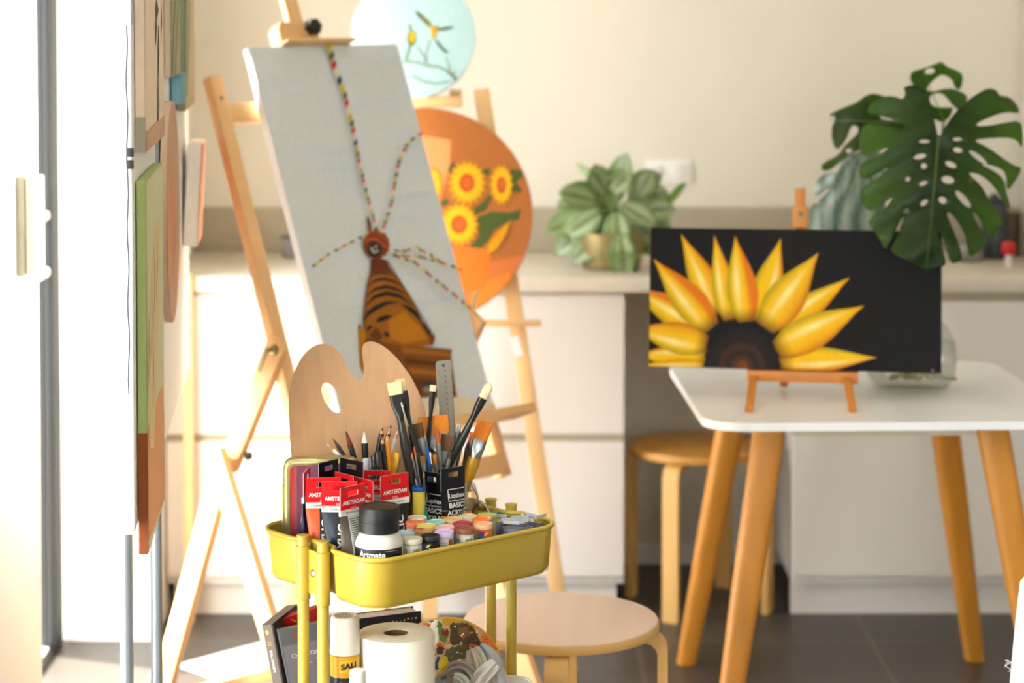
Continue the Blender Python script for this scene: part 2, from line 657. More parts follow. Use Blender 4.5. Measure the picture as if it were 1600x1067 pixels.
# a few deliberate ones: (px,py) of the leaf tip / root of the leaf
LV = [(.0, .15, 95), (.015, .13, 265), (-.03, .14, 120), (-.01, .12, 200), (-.09, .05, 215), (.03, .05, 285), (-.035, .06, 235), (.085, .06, -55), (-.005, .09, 250), (.06, .1, -70), (-.1, .1, 185), (-.06, .1, 205), (-.02, .2, 115), (.03, .22, 80), (-.06, .17, 150), (.07, .19, 50), (-.1, .13, 170), (.1, .15, 20), (0, .17, 250), (-.04, .13, 215), (.05, .14, 300), (.11, .11, -25), (-.115, .09, 195),
      (.115, .07, -50), (.09, .13, -40), (-.09, .16, 130), (.0, .21, 60), (-.05, .2, 100), (.06, .17, 20), (.12, .13, 5), (-.01, .14, 190), (.03, .16, -20), (-.125, .06, 165), (.1, .19, 75)]
for i, (x, h, an) in enumerate(LV):
    a = R(an + rnd.uniform(-12, 12))
    dep = rnd.uniform(-.1, .0) if abs(x) < .09 else rnd.uniform(-.06, .05)
    base = V((PX + x * .72, PY + dep, CT + .065 + h * .72))
    d_ = V((math.cos(a), rnd.uniform(-.45, -.05), math.sin(a) * .9))
    mb = MB()
    g0 = rnd.choice(lc)
    L_ = rnd.uniform(.088, .118)
    blade(mb, base, d_, L_, L_ * rnd.uniform(.66, .8), rnd.uniform(.1, .3), up=V((rnd.uniform(-.4, .3), -1, rnd.uniform(.25, .9))), c0=C(92, 114, 62), c1=mixc(C(138, 154, 98), C(196, 206, 182), rnd.uniform(0, .55)), c2=C(108, 136, 66), twist=rnd.uniform(-.25, .25), fold=.25)
    lf = obj('leaf', mb, M_leaf, t, solid=.0008, rec=False)
    mb = MB()
    q = V((PX + x * .3, PY + dep * .3, CT + .07))
    mb.tube([q, q.lerp(base, .55) + V((0, 0, .01)), base], .0017, 6, C(130, 160, 84))
    obj('stalk', mb, M_leaf, lf)
for px, py, tx, ty, c in ((1048, 318, 1068, 282, 1), (935, 400, 1000, 392, 2), (925, 285, 905, 252, 2), (940, 290, 972, 262, 2), (900, 320, 888, 305, 0)):
    base, tip = at(px, py, 5.98), at(tx, ty, 5.95)
    mb = MB()
    blade(mb, base, tip - base, (tip - base).length * 1.15, (tip - base).length * .6, .15, c0=C(120, 160, 70), c1=(C(140, 180, 84), C(110, 165, 50), C(205, 222, 190))[c], c2=C(96, 150, 50))
    obj('leaf', mb, M_leaf, t, solid=.0008, rec=False)

# ------------------------------------------------------------------ stools
def stool(loc, rz, msea, mleg, label):
    t = thing('stool', loc, label, 'stool', 'round wooden stools', rz)
    mb = MB()
    mb.lathe([(.184, .418), (.188, .42), (.19, .426), (.19, .434), (.187, .439), (.183, .44)], 64)
    obj('seat', mb, msea[0], t, local=True)
    obj('seat_edge', MB().lathe([(.1895, .4195), (.1906, .4215), (.1906, .4355), (.1895, .4375)], 64, caps=False), msea[1], t, local=True)
    for k in range(4):
        a = R(90 * k)
        o_, i_ = [], []
        for r_, z in [(.10, .418), (.165, .418)] + [(.165 + .042 * math.sin(R(q)), .376 + .042 * math.cos(R(q))) for q in range(10, 91, 10)] + [(.207, 0)]:
            o_.append((r_, z))
        for r_, z in [(.10, .398), (.165, .398)] + [(.165 + .022 * math.sin(R(q)), .376 + .022 * math.cos(R(q))) for q in range(10, 91, 10)] + [(.187, 0)]:
            i_.append((r_, z))
        mb = MB()
        mb.prism(o_[::-1] + i_, -.0225, .0225, lambda r_, z, s_: V((r_ * math.cos(a) - s_ * math.sin(a), r_ * math.sin(a) + s_ * math.cos(a), z)), bev=.0015)
        obj('leg', mb, mleg, t, local=True)
    return t


stool((.096, 4.31, 0), R(-4), (M_birch, M_birchleg), M_birchleg, 'low round birch stool with a pinkish seat just right of the yellow trolley')
stool((.506, 6.02, 0), R(-26), (M_oaks, M_oaks), M_birchleg, 'round honey coloured stool tucked under the worktop between the white cabinets')

# ------------------------------------------------------------------ white table
TB = (.803, 5.15)
TR = R(2)
t = thing('side_table', (TB[0], TB[1], 0), 'square white topped table on splayed oak legs, in front of the right cabinet', 'table', rz=TR)
Tm = MW[t.name]
obj('table_top', MB().prism(rrect(.405, .405, .085, 10), .722, .74, lambda x, y, z: Tm @ V((x, y, z)), bev=.005), M_table, t)
mb = MB()
for x0, x1, y0, y1 in ((-.2, .2, -.3, -.28), (-.2, .2, .28, .3), (-.3, -.28, -.2, .2), (.28, .3, -.2, .2)):
    mb.bx(x0, x1, y0, y1, .69, .722)
obj('apron', mb.xf(Tm), M_apron, t, smooth=0)
for sx in (-1, 1):
    for sy in (-1, 1):
        mb = MB()
        a = V((sx * .243, sy * .255, .722))
        b_ = V((sx * .36, sy * .345, 0))
        mb.bar(a, a + (b_ - a) * .06, .062, .062, V((1, 0, 0)))
        rings = []
        for f_, w_ in ((.03, .033), (.06, .034), (.5, .031), (1, .023)):
            c_ = a.lerp(b_, f_)
            rings.append([c_ + V((x, y, 0)) for x, y in rrect(w_, w_, w_ * .55, 4)])
        mb = MB()
        mb.ring_loft(rings)
        obj('leg', mb.xf(Tm), M_oak, t)

# ------------------------------------------------------------------ canvases
def interp(q, X=(0, .12, .3, .45, .6, .75, .88, 1), Y=(.5, .8, 1, .96, .76, .47, .2, .004)):
    for a in range(len(X) - 1):
        if q <= X[a + 1]:
            return Y[a] + (Y[a + 1] - Y[a]) * (q - X[a]) / (X[a + 1] - X[a])
    return Y[-1]


class Canvas:
    """flat stretched canvas; art polygons are given in photograph pixels and land on its face"""

    def __init__(s, o, ux, uz, Wd, Hd, th, base, edge=None, disc=False):
        s.o, s.ux, s.uz, s.W, s.H, s.disc = V(o), ux.normalized(), uz.normalized(), Wd, Hd, disc
        s.n = s.ux.cross(s.uz).normalized()  # towards the viewer
        s.mb = MB()
        s.k = 0
        cc = edge or base
        if disc:
            pts = [(Wd / 2 * math.cos(a), Wd / 2 * math.sin(a)) for a in [2 * math.pi * i / 72 for i in range(72)]]
        else:
            pts = rrect(Wd / 2, Hd / 2, .002, 2)
        s.mb.prism(pts, -th, 0, lambda x, y, a: s.o + s.ux * x + s.uz * y + s.n * a, cc, bev=.0015)
        if edge:
            s.local([(x * .994, y * .994) for x, y in pts], base)

    def uv(s, px, py):
        p = onplane(px, py, s.o, s.n) - s.o
        return p.dot(s.ux), p.dot(s.uz)

    def clamp(s, u, v):
        if s.disc:
            r = math.hypot(u, v)
            m = s.W / 2 - .002
            return (u * m / r, v * m / r) if r > m else (u, v)
        return max(-s.W / 2 + .001, min(s.W / 2 - .001, u)), max(-s.H / 2 + .001, min(s.H / 2 - .001, v))

    def pt(s, u, v, k=None):
        u, v = s.clamp(u, v)
        return s.o + s.ux * u + s.uz * v + s.n * (.0004 + .00012 * (s.k if k is None else k))

    def local(s, pts, c):
        s.k += 1
        P = [V((*s.clamp(u, v), 0)) for u, v in pts]
        vs = [s.mb.bm.verts.new(s.pt(p.x, p.y)) for p in P]
        for tri in tessellate_polygon([P]):
            try:
                f = s.mb.bm.faces.new([vs[i] for i in tri])
                s.mb.paintf(f, c)
            except ValueError:
                pass

    def poly(s, px, c):
        s.local([s.uv(*p) for p in px], c)

    def ell(s, x, y, rx, ry, c, n=26, jag=0, rot=0):
        pts = []
        for i in range(n):
            a = 2 * math.pi * i / n
            q = 1 - (jag if i % 2 else 0)
            X, Y_ = rx * q * math.cos(a), ry * q * math.sin(a)
            pts.append((x + X * math.cos(rot) - Y_ * math.sin(rot), y + X * math.sin(rot) + Y_ * math.cos(rot)))
        s.poly(pts, c)

    def line(s, pts, w, c, taper=False):
        n = len(pts)
        L_, R_ = [], []
        for i, (x, y) in enumerate(pts):
            a = V(pts[min(i + 1, n - 1)]) - V(pts[max(i - 1, 0)])
            a.normalize()
            q = w / 2
            if taper:
                q *= math.sin(math.pi * (i + .25) / (n - .5))
            L_.append((x - a.y * q, y + a.x * q))
            R_.append((x + a.y * q, y - a.x * q))
        s.poly(L_ + R_[::-1], c)

    def flags(s, pts, step, size, cols, seed=1):
        rn = random.Random(seed)
        P = [V(p) for p in pts]
        acc, i = 0, 0
        for a, b_ in zip(P, P[1:]):
            L_ = (b_ - a).length
            d_ = (b_ - a) / L_
            nrm = V((-d_.y, d_.x))
            while acc < L_:
                q = a + d_ * acc
                f_ = size(q) if callable(size) else size
                c = cols[i % len(cols)]
                sl = d_ * f_ * .35
                s.poly([tuple(q - nrm * f_ * .5 - sl), tuple(q + d_ * step(q) * .8 - nrm * f_ * .5 - sl), tuple(q + d_ * step(q) * .8 + nrm * f_ * .5 + sl), tuple(q + nrm * f_ * .5 + sl)], c)
                acc += step(q)
                i += 1
            acc -= L_

    def petal(s, tip, base, w, cfn, n=14, m=8, bend=0):
        s.k += 1
        tx, bx_ = V(tip), V(base)
        ax = tx - bx_
        nr = V((-ax.y, ax.x)).normalized()
        P = []
        for i in range(n + 1):
            q = i / n
            f_ = interp(q)
            row = []
            for j in range(m + 1):
                u = 2 * j / m - 1
                p = bx_ + ax * q + nr * (w * .5 * f_ * u + bend * math.sin(math.pi * q))
                row.append(s.pt(*s.uv(p.x, p.y)))
            P.append(row)
        s.mb.grid(P, lambda i, j: cfn(i / n, 2 * j / m - 1))

    def done(s, name, label, cat, group=None, m=None):
        base = s.o - s.uz * s.H / 2
        return tag(obj(name, s.mb, m or M_paint, origin=base, smooth=0, rec=False), label, cat, group)


Z1 = V((0, 0, 1))
# -- sunflower canvas on the table easel
sa = R(-8.5)
phi = R(8)
ux = V((math.cos(sa), math.sin(sa), 0))
nh = V((math.sin(sa), -math.cos(sa), 0))
uz = Z1 * math.cos(phi) - nh * math.sin(phi)
cY = 5.01
o = onplane(1241, 468, V((0, cY + .08, 1.0)), nh)
o = at(1241, 468, cY)
cv = Canvas(o, ux, uz, .652, .3145, .018, C(15, 14, 13), C(16, 14, 13))


def z7(x, y):
    return (1000 + x / 4., 340 + y / 4.)


def petcol(seed, warm=0):
    rn = random.Random(seed)
    sk = rn.choice((-.35, -.2, .25, -.4))
    edge, body, lite, base_ = C(158, 92, 6), C(240, 190, 12), C(255, 244, 170), C(112, 76, 12)
    org = C(222, 118, 10)
    gr = C(196, 176, 20)

    def f(q, u):
        c = mixc(body, edge, (max(0, abs(u) - .6) / .4) ** 1.3)
        if u > .15:
            c = mixc(c, org, (.5 + warm) * min(1, (u - .15) * 2) * (1 - abs(q - .4)))
        if u < -.6:
            c = mixc(c, gr, .6)
        st = max(0, 1 - abs(u - sk - .1 * math.sin(3 * q)) / .3) * max(0, 1 - abs(q - .45) / .42)
        c = mixc(c, lite, st * .95)
        if q < .16:
            c = mixc(base_, c, q / .16)
        if q > .8:
            c = mixc(c, org, (q - .8) * 2.5)
        return c
    return f


PET = [((-70, 430), (420, 700), 165, 1), ((258, 105), (490, 600), 150, 0), ((880, 130), (740, 650), 165, 0), ((1310, 375), (860, 700), 140, 0),
       ((-60, 860), (420, 860), 110, 0), ((-40, 925), (420, 915), 60, 0), ((-50, 690), (420, 790), 170, 0), ((85, 260), (450, 690), 175, 1), ((465, 110), (560, 640), 125, 0),
       ((595, 115), (665, 650), 165, 1), ((1480, 875), (870, 900), 140, 0), ((1400, 550), (850, 830), 190, 0), ((1115, 220), (780, 690), 205, 0)]
for i, (tp, bs, w_, wm) in enumerate(PET):
    cv.petal(z7(*tp), z7(*bs), w_ / 3.35, petcol(i + 3, wm), 18, 14)
for i, (rr, cc) in enumerate(((246, (26, 22, 22)), (200, (32, 25, 25)), (150, (60, 38, 29)), (110, (42, 30, 27)), (70, (72, 40, 25)), (40, (112, 54, 22)))):
    x, y = z7(638, 930)
    cv.ell(x, y, rr / 4, rr / 4, C(*cc), 40, .05)
cv.ell(1457, 579, 1.3, 2.6, C(150, 140, 165), 10)
sun_n = cv.n.copy()
sun_o2, sun_ux, sun_uz = cv.o.copy(), cv.ux.copy(), cv.uz.copy()
cv.done('canvas_painting', 'wide black canvas painted with half a yellow sunflower, on the little table easel', 'painting')

# -- table easel
TZ = .74
ce = sun_o2 - sun_uz * (.3145 / 2) - sun_n * .018
t = thing('table_easel', (ce.x, ce.y, TZ), 'small varnished tabletop easel holding the black sunflower canvas on the white table', 'easel')
lg = ce + sun_ux * (at(1254, 580, ce.y).x - ce.x) / sun_ux.x
lz = ce.z - .0125
lc_ = V((lg.x, lg.y, lz))
obj('ledge', MB().bar(lc_ - sun_ux * .123 + sun_n * .013, lc_ + sun_ux * .123 + sun_n * .013, .024, .04, Z1, bev=.001), M_measel, t)
mast_b = lc_ - sun_n * .012 - sun_uz * .0
mast_t = onplane(1250, 294, lc_ - sun_n * .01, sun_n)
obj('mast', MB().bar(mast_b, mast_t, .023, .014, sun_ux, bev=.001), M_measel, t)
hd = sun_o2 + sun_uz * (.3145 / 2)
hp = onplane(1250, 342, sun_o2 + sun_n * .0, sun_n)
obj('top_clamp', MB().box(hp + sun_n * -.004 + sun_uz * .004, (.034, .03, .048), Mx((sun_ux, sun_n, sun_uz)).transposed(), None, .002), M_measel, t)
obj('screw', MB().lathe([(.006, 0), (.006, .008), (.003, .011)], 12, Mx.Rotation(R(90), 3, 'X'), hp + sun_n * .011 + sun_uz * .012), M_brass, t)
for pxt, pxb in ((1178, 1171), (1322, 1332)):
    a = onplane(pxt, 588, lc_ + sun_n * .004, sun_n)
    b_ = atz(pxb, 645, TZ)
    obj('leg', MB().bar(a + V((0, 0, .01)), b_ + V((0, 0, .0075)), .018, .014, sun_ux, bev=.001), M_measel, t)
a = lc_ - sun_n * .02 + sun_uz * .2
b_ = atz(1224, 608, TZ)
obj('back_leg', MB().bar(a, b_ + V((0, 0, .0075)), .018, .012, sun_ux, bev=.001), M_measel, t)

# ------------------------------------------------------------------ glass vase + monstera
VX, VY = at(1424, 620, 5.15).x, 5.155
t = thing('glass_vase', (VX, VY, TZ), 'round clear glass vase of water behind the sunflower canvas on the white table', 'vase')
T0 = Mx.Translation((VX, VY, TZ))
pr = [(.066, .001), (.088, .006), (.102, .03), (.106, .07), (.102, .11), (.086, .145), (.07, .16), (.068, .18)]
obj('bowl', MB().lathe(pr + [(.065, .18), (.067, .16), (.083, .144), (.099, .11), (.103, .07), (.099, .032), (.086, .012), (.03, .01)], 48).xf(T0), M_glass, t)
obj('water', MB().lathe([(.03, .0105), (.085, .0125), (.098, .033), (.102, .07), (.098, .108), (.0965, .111)], 40).xf(T0), M_water, t)
mons = thing('monstera_cuttings', (VX, VY, TZ + .02), 'dark green split leaf monstera cuttings standing in the glass vase on the table', 'plant')
rt = MB()
rnd = random.Random(5)
for k in range(26):
    p0 = V((VX + rnd.uniform(-.02, .045), VY + rnd.uniform(-.03, .03), TZ + rnd.uniform(.035, .09)))
    path = [p0]
    for q in range(5):
        path.append(path[-1] + V((rnd.uniform(-.02, .02), rnd.uniform(-.015, .015), rnd.uniform(-.014, .008))))
    for p in path:
        p.z = max(p.z, TZ + .026)
    rt.tube(path, .0035, 6, C(150, 150, 60))
obj('root_clump', rt, M_leaf, mons)


def inside(x, y, poly):
    c = False
    n = len(poly)
    for i in range(n):
        x1, y1 = poly[i]
        x2, y2 = poly[(i + 1) % n]
        if (y1 > y) != (y2 > y) and x < (x2 - x1) * (y - y1) / (y2 - y1) + x1:
            c = not c
    return c


def resample(poly, step):
    out = []
    n = len(poly)
    for i in range(n):
        a, b_ = V(poly[i]), V(poly[(i + 1) % n])
        k = max(1, int((b_ - a).length / step))
        for j in range(k):
            out.append(tuple(a.lerp(b_, j / k)))
    return out


def smoothloop(poly, it=2):
    for _ in range(it):
        q = []
        n = len(poly)
        for i in range(n):
            a, b_ = V(poly[i]), V(poly[(i + 1) % n])
            q += [tuple(a.lerp(b_, .25)), tuple(a.lerp(b_, .75))]
        poly = q
    return poly


def cutleaf(name, outline, holes, place, mid, step, dark, lite, parent, off=(1240, 80), sc=2.964, streak=0):
    """leaf blade cut from an outline with slits and holes; place(x,y)->V puts it in space"""
    out = smoothloop(outline, 1)
    hl = [[(hx + rx * math.cos(a) * math.cos(ro) - ry * math.sin(a) * math.sin(ro), hy + rx * math.cos(a) * math.sin(ro) + ry * math.sin(a) * math.cos(ro)) for a in [2 * math.pi * i / 14 for i in range(14)]] for hx, hy, rx, ry, ro in holes]
    pts, edges = [], []
    for lp in [resample(out, step)] + hl:
        s0 = len(pts)
        pts += lp
        edges += [(s0 + i, s0 + (i + 1) % len(lp)) for i in range(len(lp))]
    xs = [p[0] for p in out]
    ys = [p[1] for p in out]
    gx = min(xs)
    while gx < max(xs):
        gy = min(ys)
        while gy < max(ys):
            if inside(gx, gy, out) and not any(inside(gx, gy, h) for h in hl):
                pts.append((gx + random.uniform(-3, 3), gy + random.uniform(-3, 3)))
            gy += step
        gx += step
    vv, ee, ff, *_ = delaunay_2d_cdt([V(p) for p in pts], edges, [], 0, 1e-4)
    mb = MB()
    vs = [mb.bm.verts.new(place(v.x, v.y)) for v in vv]
    (mx0, my0), (mx1, my1) = mid
    ax = V((mx1 - mx0, my1 - my0)).normalized()
    for f in ff:
        cx = sum(vv[i].x for i in f) / 3
        cy = sum(vv[i].y for i in f) / 3
        if inside(cx, cy, out) and not any(inside(cx, cy, h) for h in hl):
            try:
                fc = mb.bm.faces.new([vs[i] for i in f])
            except ValueError:
                continue
            for l, i in zip(fc.loops, f):
                d_ = V((vv[i].x - mx0, vv[i].y - my0))
                al, la = d_.dot(ax), abs(d_.x * ax.y - d_.y * ax.x)
                st = .5 + .5 * math.sin((al - la * .55) / 13)
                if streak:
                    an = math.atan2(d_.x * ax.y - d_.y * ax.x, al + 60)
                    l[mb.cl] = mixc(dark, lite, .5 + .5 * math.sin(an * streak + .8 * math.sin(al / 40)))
                else:
                    l[mb.cl] = mixc(dark, lite, .12 * st + .85 * min(1, la / 330) ** 1.4)
    bmesh.ops.delete(mb.bm, geom=[v for v in mb.bm.verts if not v.link_faces], context='VERTS')
    lf = obj(name, mb, M_leafback, parent, solid=.0012)
    rb = MB()
    path = [place(mx0 + (mx1 - mx0) * q / 10, my0 + (my1 - my0) * q / 10) + V((0, -.0012, 0)) for q in range(11)]
    rb.tube(path, [.002 - .00014 * q for q in range(11)], 6, mixc(lite, C(120, 150, 70), .3))
    obj('midrib', rb, M_leaf, lf)
    return lf


# leaf material that lets some light through
M_leafback = mat('monstera_leaf', (40, 80, 30), .36, spec=.3, attr=True, var=.15, vscale=(14, 14, 14))
nt = M_leafback.node_tree
pb = nt.nodes['Principled BSDF']
trn = nt.nodes.new('ShaderNodeBsdfTranslucent')
trn.inputs[0].default_value = C(140, 176, 20)
mxs = nt.nodes.new('ShaderNodeMixShader')
mxs.inputs[0].default_value = .2
nt.links.new(pb.outputs[0], mxs.inputs[1])
nt.links.new(trn.outputs[0], mxs.inputs[2])
nt.links.new(mxs.outputs[0], nt.nodes['Material Output'].inputs[0])


def zm(x, y):
    return 1240 + x / 2.964, 80 + y / 2.964


def place_big(x, y):
    px, py = zm(x, y)
    dx, dy = (px - 1462) / 130., (py - 300) / 130.
    Yd = 4.86 + .05 * abs(dx) ** 1.6 - .05 * dy + .03 * max(0, -dy - .5) + .008 * math.sin(dy * 9 - abs(dx) * 6)
    return at(px, py, Yd)


big = [(668, 392), (655, 335), (642, 285), (630, 230), (614, 188), (580, 160), (545, 155), (505, 168), (520, 195), (505, 225),
       (470, 210), (425, 208), (385, 225), (350, 250), (338, 290), (400, 300), (470, 318), (530, 350), (470, 352), (400, 335), (330, 335),
       (308, 380), (302, 430), (312, 490), (380, 468), (450, 440), (385, 490), (325, 510),
       (302, 540), (312, 600), (370, 575), (450, 530), (390, 590), (330, 625), (305, 655), (318, 700), (345, 745), (400, 720), (470, 665), (420, 735), (345, 780),
       (360, 815), (395, 865), (423, 922), (450, 880), (475, 820), (520, 745), (490, 830), (468, 880), (445, 918),
       (480, 948), (525, 968), (570, 990), (612, 1026), (655, 1005), (708, 992), (695, 930), (668, 845), (676, 832), (700, 890), (726, 985),
       (760, 976), (784, 958), (768, 900), (735, 820), (706, 752), (722, 742), (768, 800), (800, 870), (812, 958),
       (850, 935), (903, 884), (880, 850), (845, 790), (828, 745), (845, 750), (880, 810), (908, 876), (945, 830), (974, 790),
       (940, 745), (895, 670), (865, 620), (835, 592), (806, 562), (850, 566), (900, 596), (945, 650), (975, 700), (1004, 735),
       (1000, 700), (985, 660), (975, 590), (920, 550), (860, 520), (930, 530), (985, 560), (985, 655), (1025, 605), (1061, 540), (1020, 530), (960, 490), (900, 445), (828, 412), (900, 404), (980, 400), (1035, 410), (1060, 455),
       (1062, 380), (1050, 318), (960, 335), (900, 346), (846, 348), (850, 332), (920, 300), (990, 280), (1050, 290),
       (1032, 245), (1000, 212), (950, 206), (942, 184), (905, 170), (860, 190), (800, 232), (740, 290), (702, 350), (682, 388)]
bholes = [(605, 418, 26, 8, 0), (758, 408, 22, 8, 0), (760, 458, 21, 12, .2), (585, 488, 30, 12, -.2), (603, 532, 14, 13, 0), (728, 525, 28, 14, .4), (855, 492, 52, 12, .65),
          (714, 596, 30, 18, .2), (600, 612, 20, 10, -.4), (525, 594, 16, 11, -.3), (690, 690, 20, 16, .6), (604, 702, 20, 12, -.7), (785, 685, 52, 15, .85), (520, 738, 14, 9, -.7)]
lf = cutleaf('leaf', big, bholes, place_big, ((672, 396), (615, 1000)), 24, C(20, 36, 15), C(62, 96, 18), mons)
lf['label'] = 'large dark split leaf facing the room'


def place_top(x, y):
    px, py = zm(x, y)
    dy = (py - 140) / 60.
    return at(px, py, 5.12 + .02 * dy + .03 * math.sin((px - 1420) / 30.))


top = [(690, 335), (640, 310), (600, 260), (590, 200), (560, 165), (538, 130), (545, 95), (600, 80), (650, 62), (690, 45), (705, 70), (760, 90), (785, 110), (780, 160), (765, 182),
       (745, 165), (735, 130), (690, 105), (655, 125), (610, 175), (640, 190), (690, 175), (740, 172), (800, 200), (806, 225), (775, 280), (740, 255), (700, 205), (670, 190), (625, 210), (640, 255), (700, 262), (745, 258), (720, 310)]
lf = cutleaf('leaf', top, [(630, 92, 24, 14, -.2)], place_top, ((700, 330), (600, 100)), 20, C(52, 88, 14), C(86, 130, 24), mons)
lf['label'] = 'topmost leaf behind the large one'


def place_left(x, y):
    px, py = zm(x, y)
    return at(px, py, 5.2 + .05 * abs((py - 190) / 60.) + .03 * math.sin(px / 20.))


left = [(500, 260), (430, 215), (380, 195), (340, 200), (290, 240), (220, 265), (155, 300), (200, 300), (170, 370), (195, 465), (240, 420), (268, 340), (300, 350), (300, 380), (240, 430), (210, 480), (130, 520), (128, 550), (165, 555), (230, 500), (300, 460), (360, 420), (480, 420), (540, 340)]
lf = cutleaf('leaf', left, [(256, 462, 15, 12, 0), (440, 310, 40, 9, .1)], place_left, ((520, 330), (170, 320)), 22, C(24, 40, 14), C(84, 122, 24), mons)
lf['label'] = 'drooping dark leaf behind the large one'


def place_blue(x, y):
    px, py = zm(x, y)
    dx = (px - 1310) / 50.
    return at(px, py, 5.3 - .04 * (py - 300) / 60. + .03 * dx * dx + .006 * math.sin(dx * 12))


blue = [(350, 440), (300, 470), (260, 480), (225, 490), (210, 560), (165, 560), (110, 590), (95, 640), (100, 680), (160, 630), (170, 640), (120, 690), (80, 720), (75, 790), (78, 840), (120, 850), (170, 845), (205, 850), (210, 790), (222, 850), (300, 850), (340, 830), (420, 800), (430, 600), (420, 480)]
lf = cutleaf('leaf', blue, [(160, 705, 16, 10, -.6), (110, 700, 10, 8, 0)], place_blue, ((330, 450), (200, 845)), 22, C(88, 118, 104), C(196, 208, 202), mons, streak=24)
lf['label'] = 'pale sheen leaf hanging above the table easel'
for (x, y, pl, bx_) in ((672, 396, place_big, .02), (700, 330, place_top, .03), (520, 330, place_left, -.01), (330, 450, place_blue, -.03)):
    e = pl(x, y)
    b_ = V((VX + bx_, VY, TZ + .05))
    mid = V((VX + bx_ * 1.5, VY + .02, TZ + .3))
    path = [b_.lerp(mid, q).lerp(mid.lerp(e + V((0, .012, 0)), q), q) for q in [i / 12 for i in range(13)]]
    obj('stem', MB().tube(path, [.006 - .00025 * i for i in range(13)], 8, C(70, 110, 40)), M_leaf, mons)
# ------------------------------------------------------------------ large easel with the grey canvas
th1, ph1 = .77, .385
t1 = V((math.cos(th1), math.sin(th1), 0))
nh1 = V((math.sin(th1), -math.cos(th1), 0))
w1 = Z1 * math.cos(ph1) - nh1 * math.sin(ph1)
n1 = t1.cross(w1).normalized()
bo = V((-.1975, 4.965, .695))
cw, cl_ = .446, .906
co = bo + w1 * cl_ / 2
cv = Canvas(co, t1, w1, cw, cl_, .022, C(212, 219, 224), C(230, 234, 240))
rnd = random.Random(3)
# soft brush bands in the sky
for k in range(26):
    v = rnd.uniform(-.44, .44)
    u = rnd.uniform(-.2, .1)
    c = mixc(C(212, 219, 224), C(218, 219, 214) if k % 2 else C(200, 212, 224), .5)
    L_ = rnd.uniform(.08, .2)
    cv.local([(u, v), (u + L_ * .5, v - .003), (u + L_, v), (u + L_ * .5, v + .006)], c)


def zs(x, y):
    return 540 + x / 3.336, 320 + y / 3.336


# ground strip and base blocks
cv.poly([(500, 628), (640, 632), (710, 618), (780, 628), (790, 660), (500, 720)], C(226, 212, 184))
cv.poly([zs(*p) for p in ((60, 640), (80, 640), (112, 690), (130, 760), (100, 900), (70, 840), (66, 760))], C(186, 120, 22))
cv.poly([zs(*p) for p in ((100, 690), (300, 735), (548, 755), (545, 805), (575, 1005), (300, 1010), (90, 900))], C(128, 74, 26))
cv.poly([zs(*p) for p in ((290, 745), (540, 768), (540, 795), (290, 775))], C(160, 96, 32))
cv.poly([zs(*p) for p in ((300, 800), (540, 830), (545, 850), (310, 830))], C(92, 52, 22))
cv.poly([zs(*p) for p in ((320, 850), (540, 880), (545, 900), (335, 880))], C(166, 100, 34))
cv.poly([zs(*p) for p in ((340, 905), (545, 930), (556, 985), (380, 985))], C(96, 54, 24))
cv.ell(*zs(425, 935), 9, 5, C(60, 60, 66))
cv.ell(*zs(420, 965), 8, 5, C(126, 126, 120))
cv.poly([zs(*p) for p in ((60, 632), (66, 626), (74, 632), (68, 650))], C(40, 34, 30))
# tower
cv.poly([zs(*p) for p in ((125, 285), (165, 280), (205, 290), (222, 325), (262, 380), (300, 430), (350, 520), (398, 610), (440, 672), (455, 700), (448, 735), (400, 742), (300, 738), (200, 722), (102, 688), (86, 640), (84, 590), (92, 510), (104, 420), (122, 350))], C(160, 96, 22))
cv.poly([zs(*p) for p in ((125, 285), (165, 280), (205, 290), (222, 325), (240, 352), (180, 345), (120, 358))], C(108, 50, 24))
cv.poly([zs(*p) for p in ((120, 358), (180, 345), (240, 352), (262, 380), (190, 366), (114, 385))], C(138, 78, 24))
cv.poly([zs(*p) for p in ((220, 600), (300, 560), (380, 640), (420, 700), (300, 725), (220, 700))], C(188, 118, 22))
DK = C(34, 30, 34)
for pts, w_ in (([(118, 385), (140, 362), (175, 355), (210, 360), (240, 375)], 3), ([(110, 425), (140, 400), (190, 388), (240, 400), (282, 428)], 5), ([(104, 480), (140, 445), (200, 430), (262, 445), (312, 475)], 6), ([(96, 530), (140, 485), (205, 465), (275, 480), (338, 525)], 7),
                ([(88, 608), (110, 570), (150, 540), (205, 515), (270, 512)], 8), ([(282, 520), (325, 545), (362, 575), (385, 610)], 7), ([(385, 610), (405, 640), (425, 675)], 6), ([(150, 615), (175, 600), (205, 590), (232, 582)], 9), ([(100, 660), (115, 645), (130, 635)], 6), ([(190, 670), (205, 678), (222, 690)], 7)):
    cv.line([zs(*p) for p in pts], w_, DK, True)
cv.line([zs(*p) for p in ((126, 290), (122, 350), (104, 420), (92, 510), (84, 590), (88, 650))], 1.6, C(50, 40, 34))
cv.line([zs(*p) for p in ((208, 292), (262, 380), (350, 520), (440, 672))], 1.8, C(50, 44, 30))
cv.poly([zs(*p) for p in ((405, 640), (430, 660), (440, 690), (425, 690))], C(40, 44, 40))
cv.poly([zs(*p) for p in ((432, 690), (450, 670), (458, 705), (445, 738), (425, 735))], C(128, 66, 22))
cv.poly([zs(*p) for p in ((110, 690), (150, 640), (185, 690), (165, 715))], C(110, 62, 24))
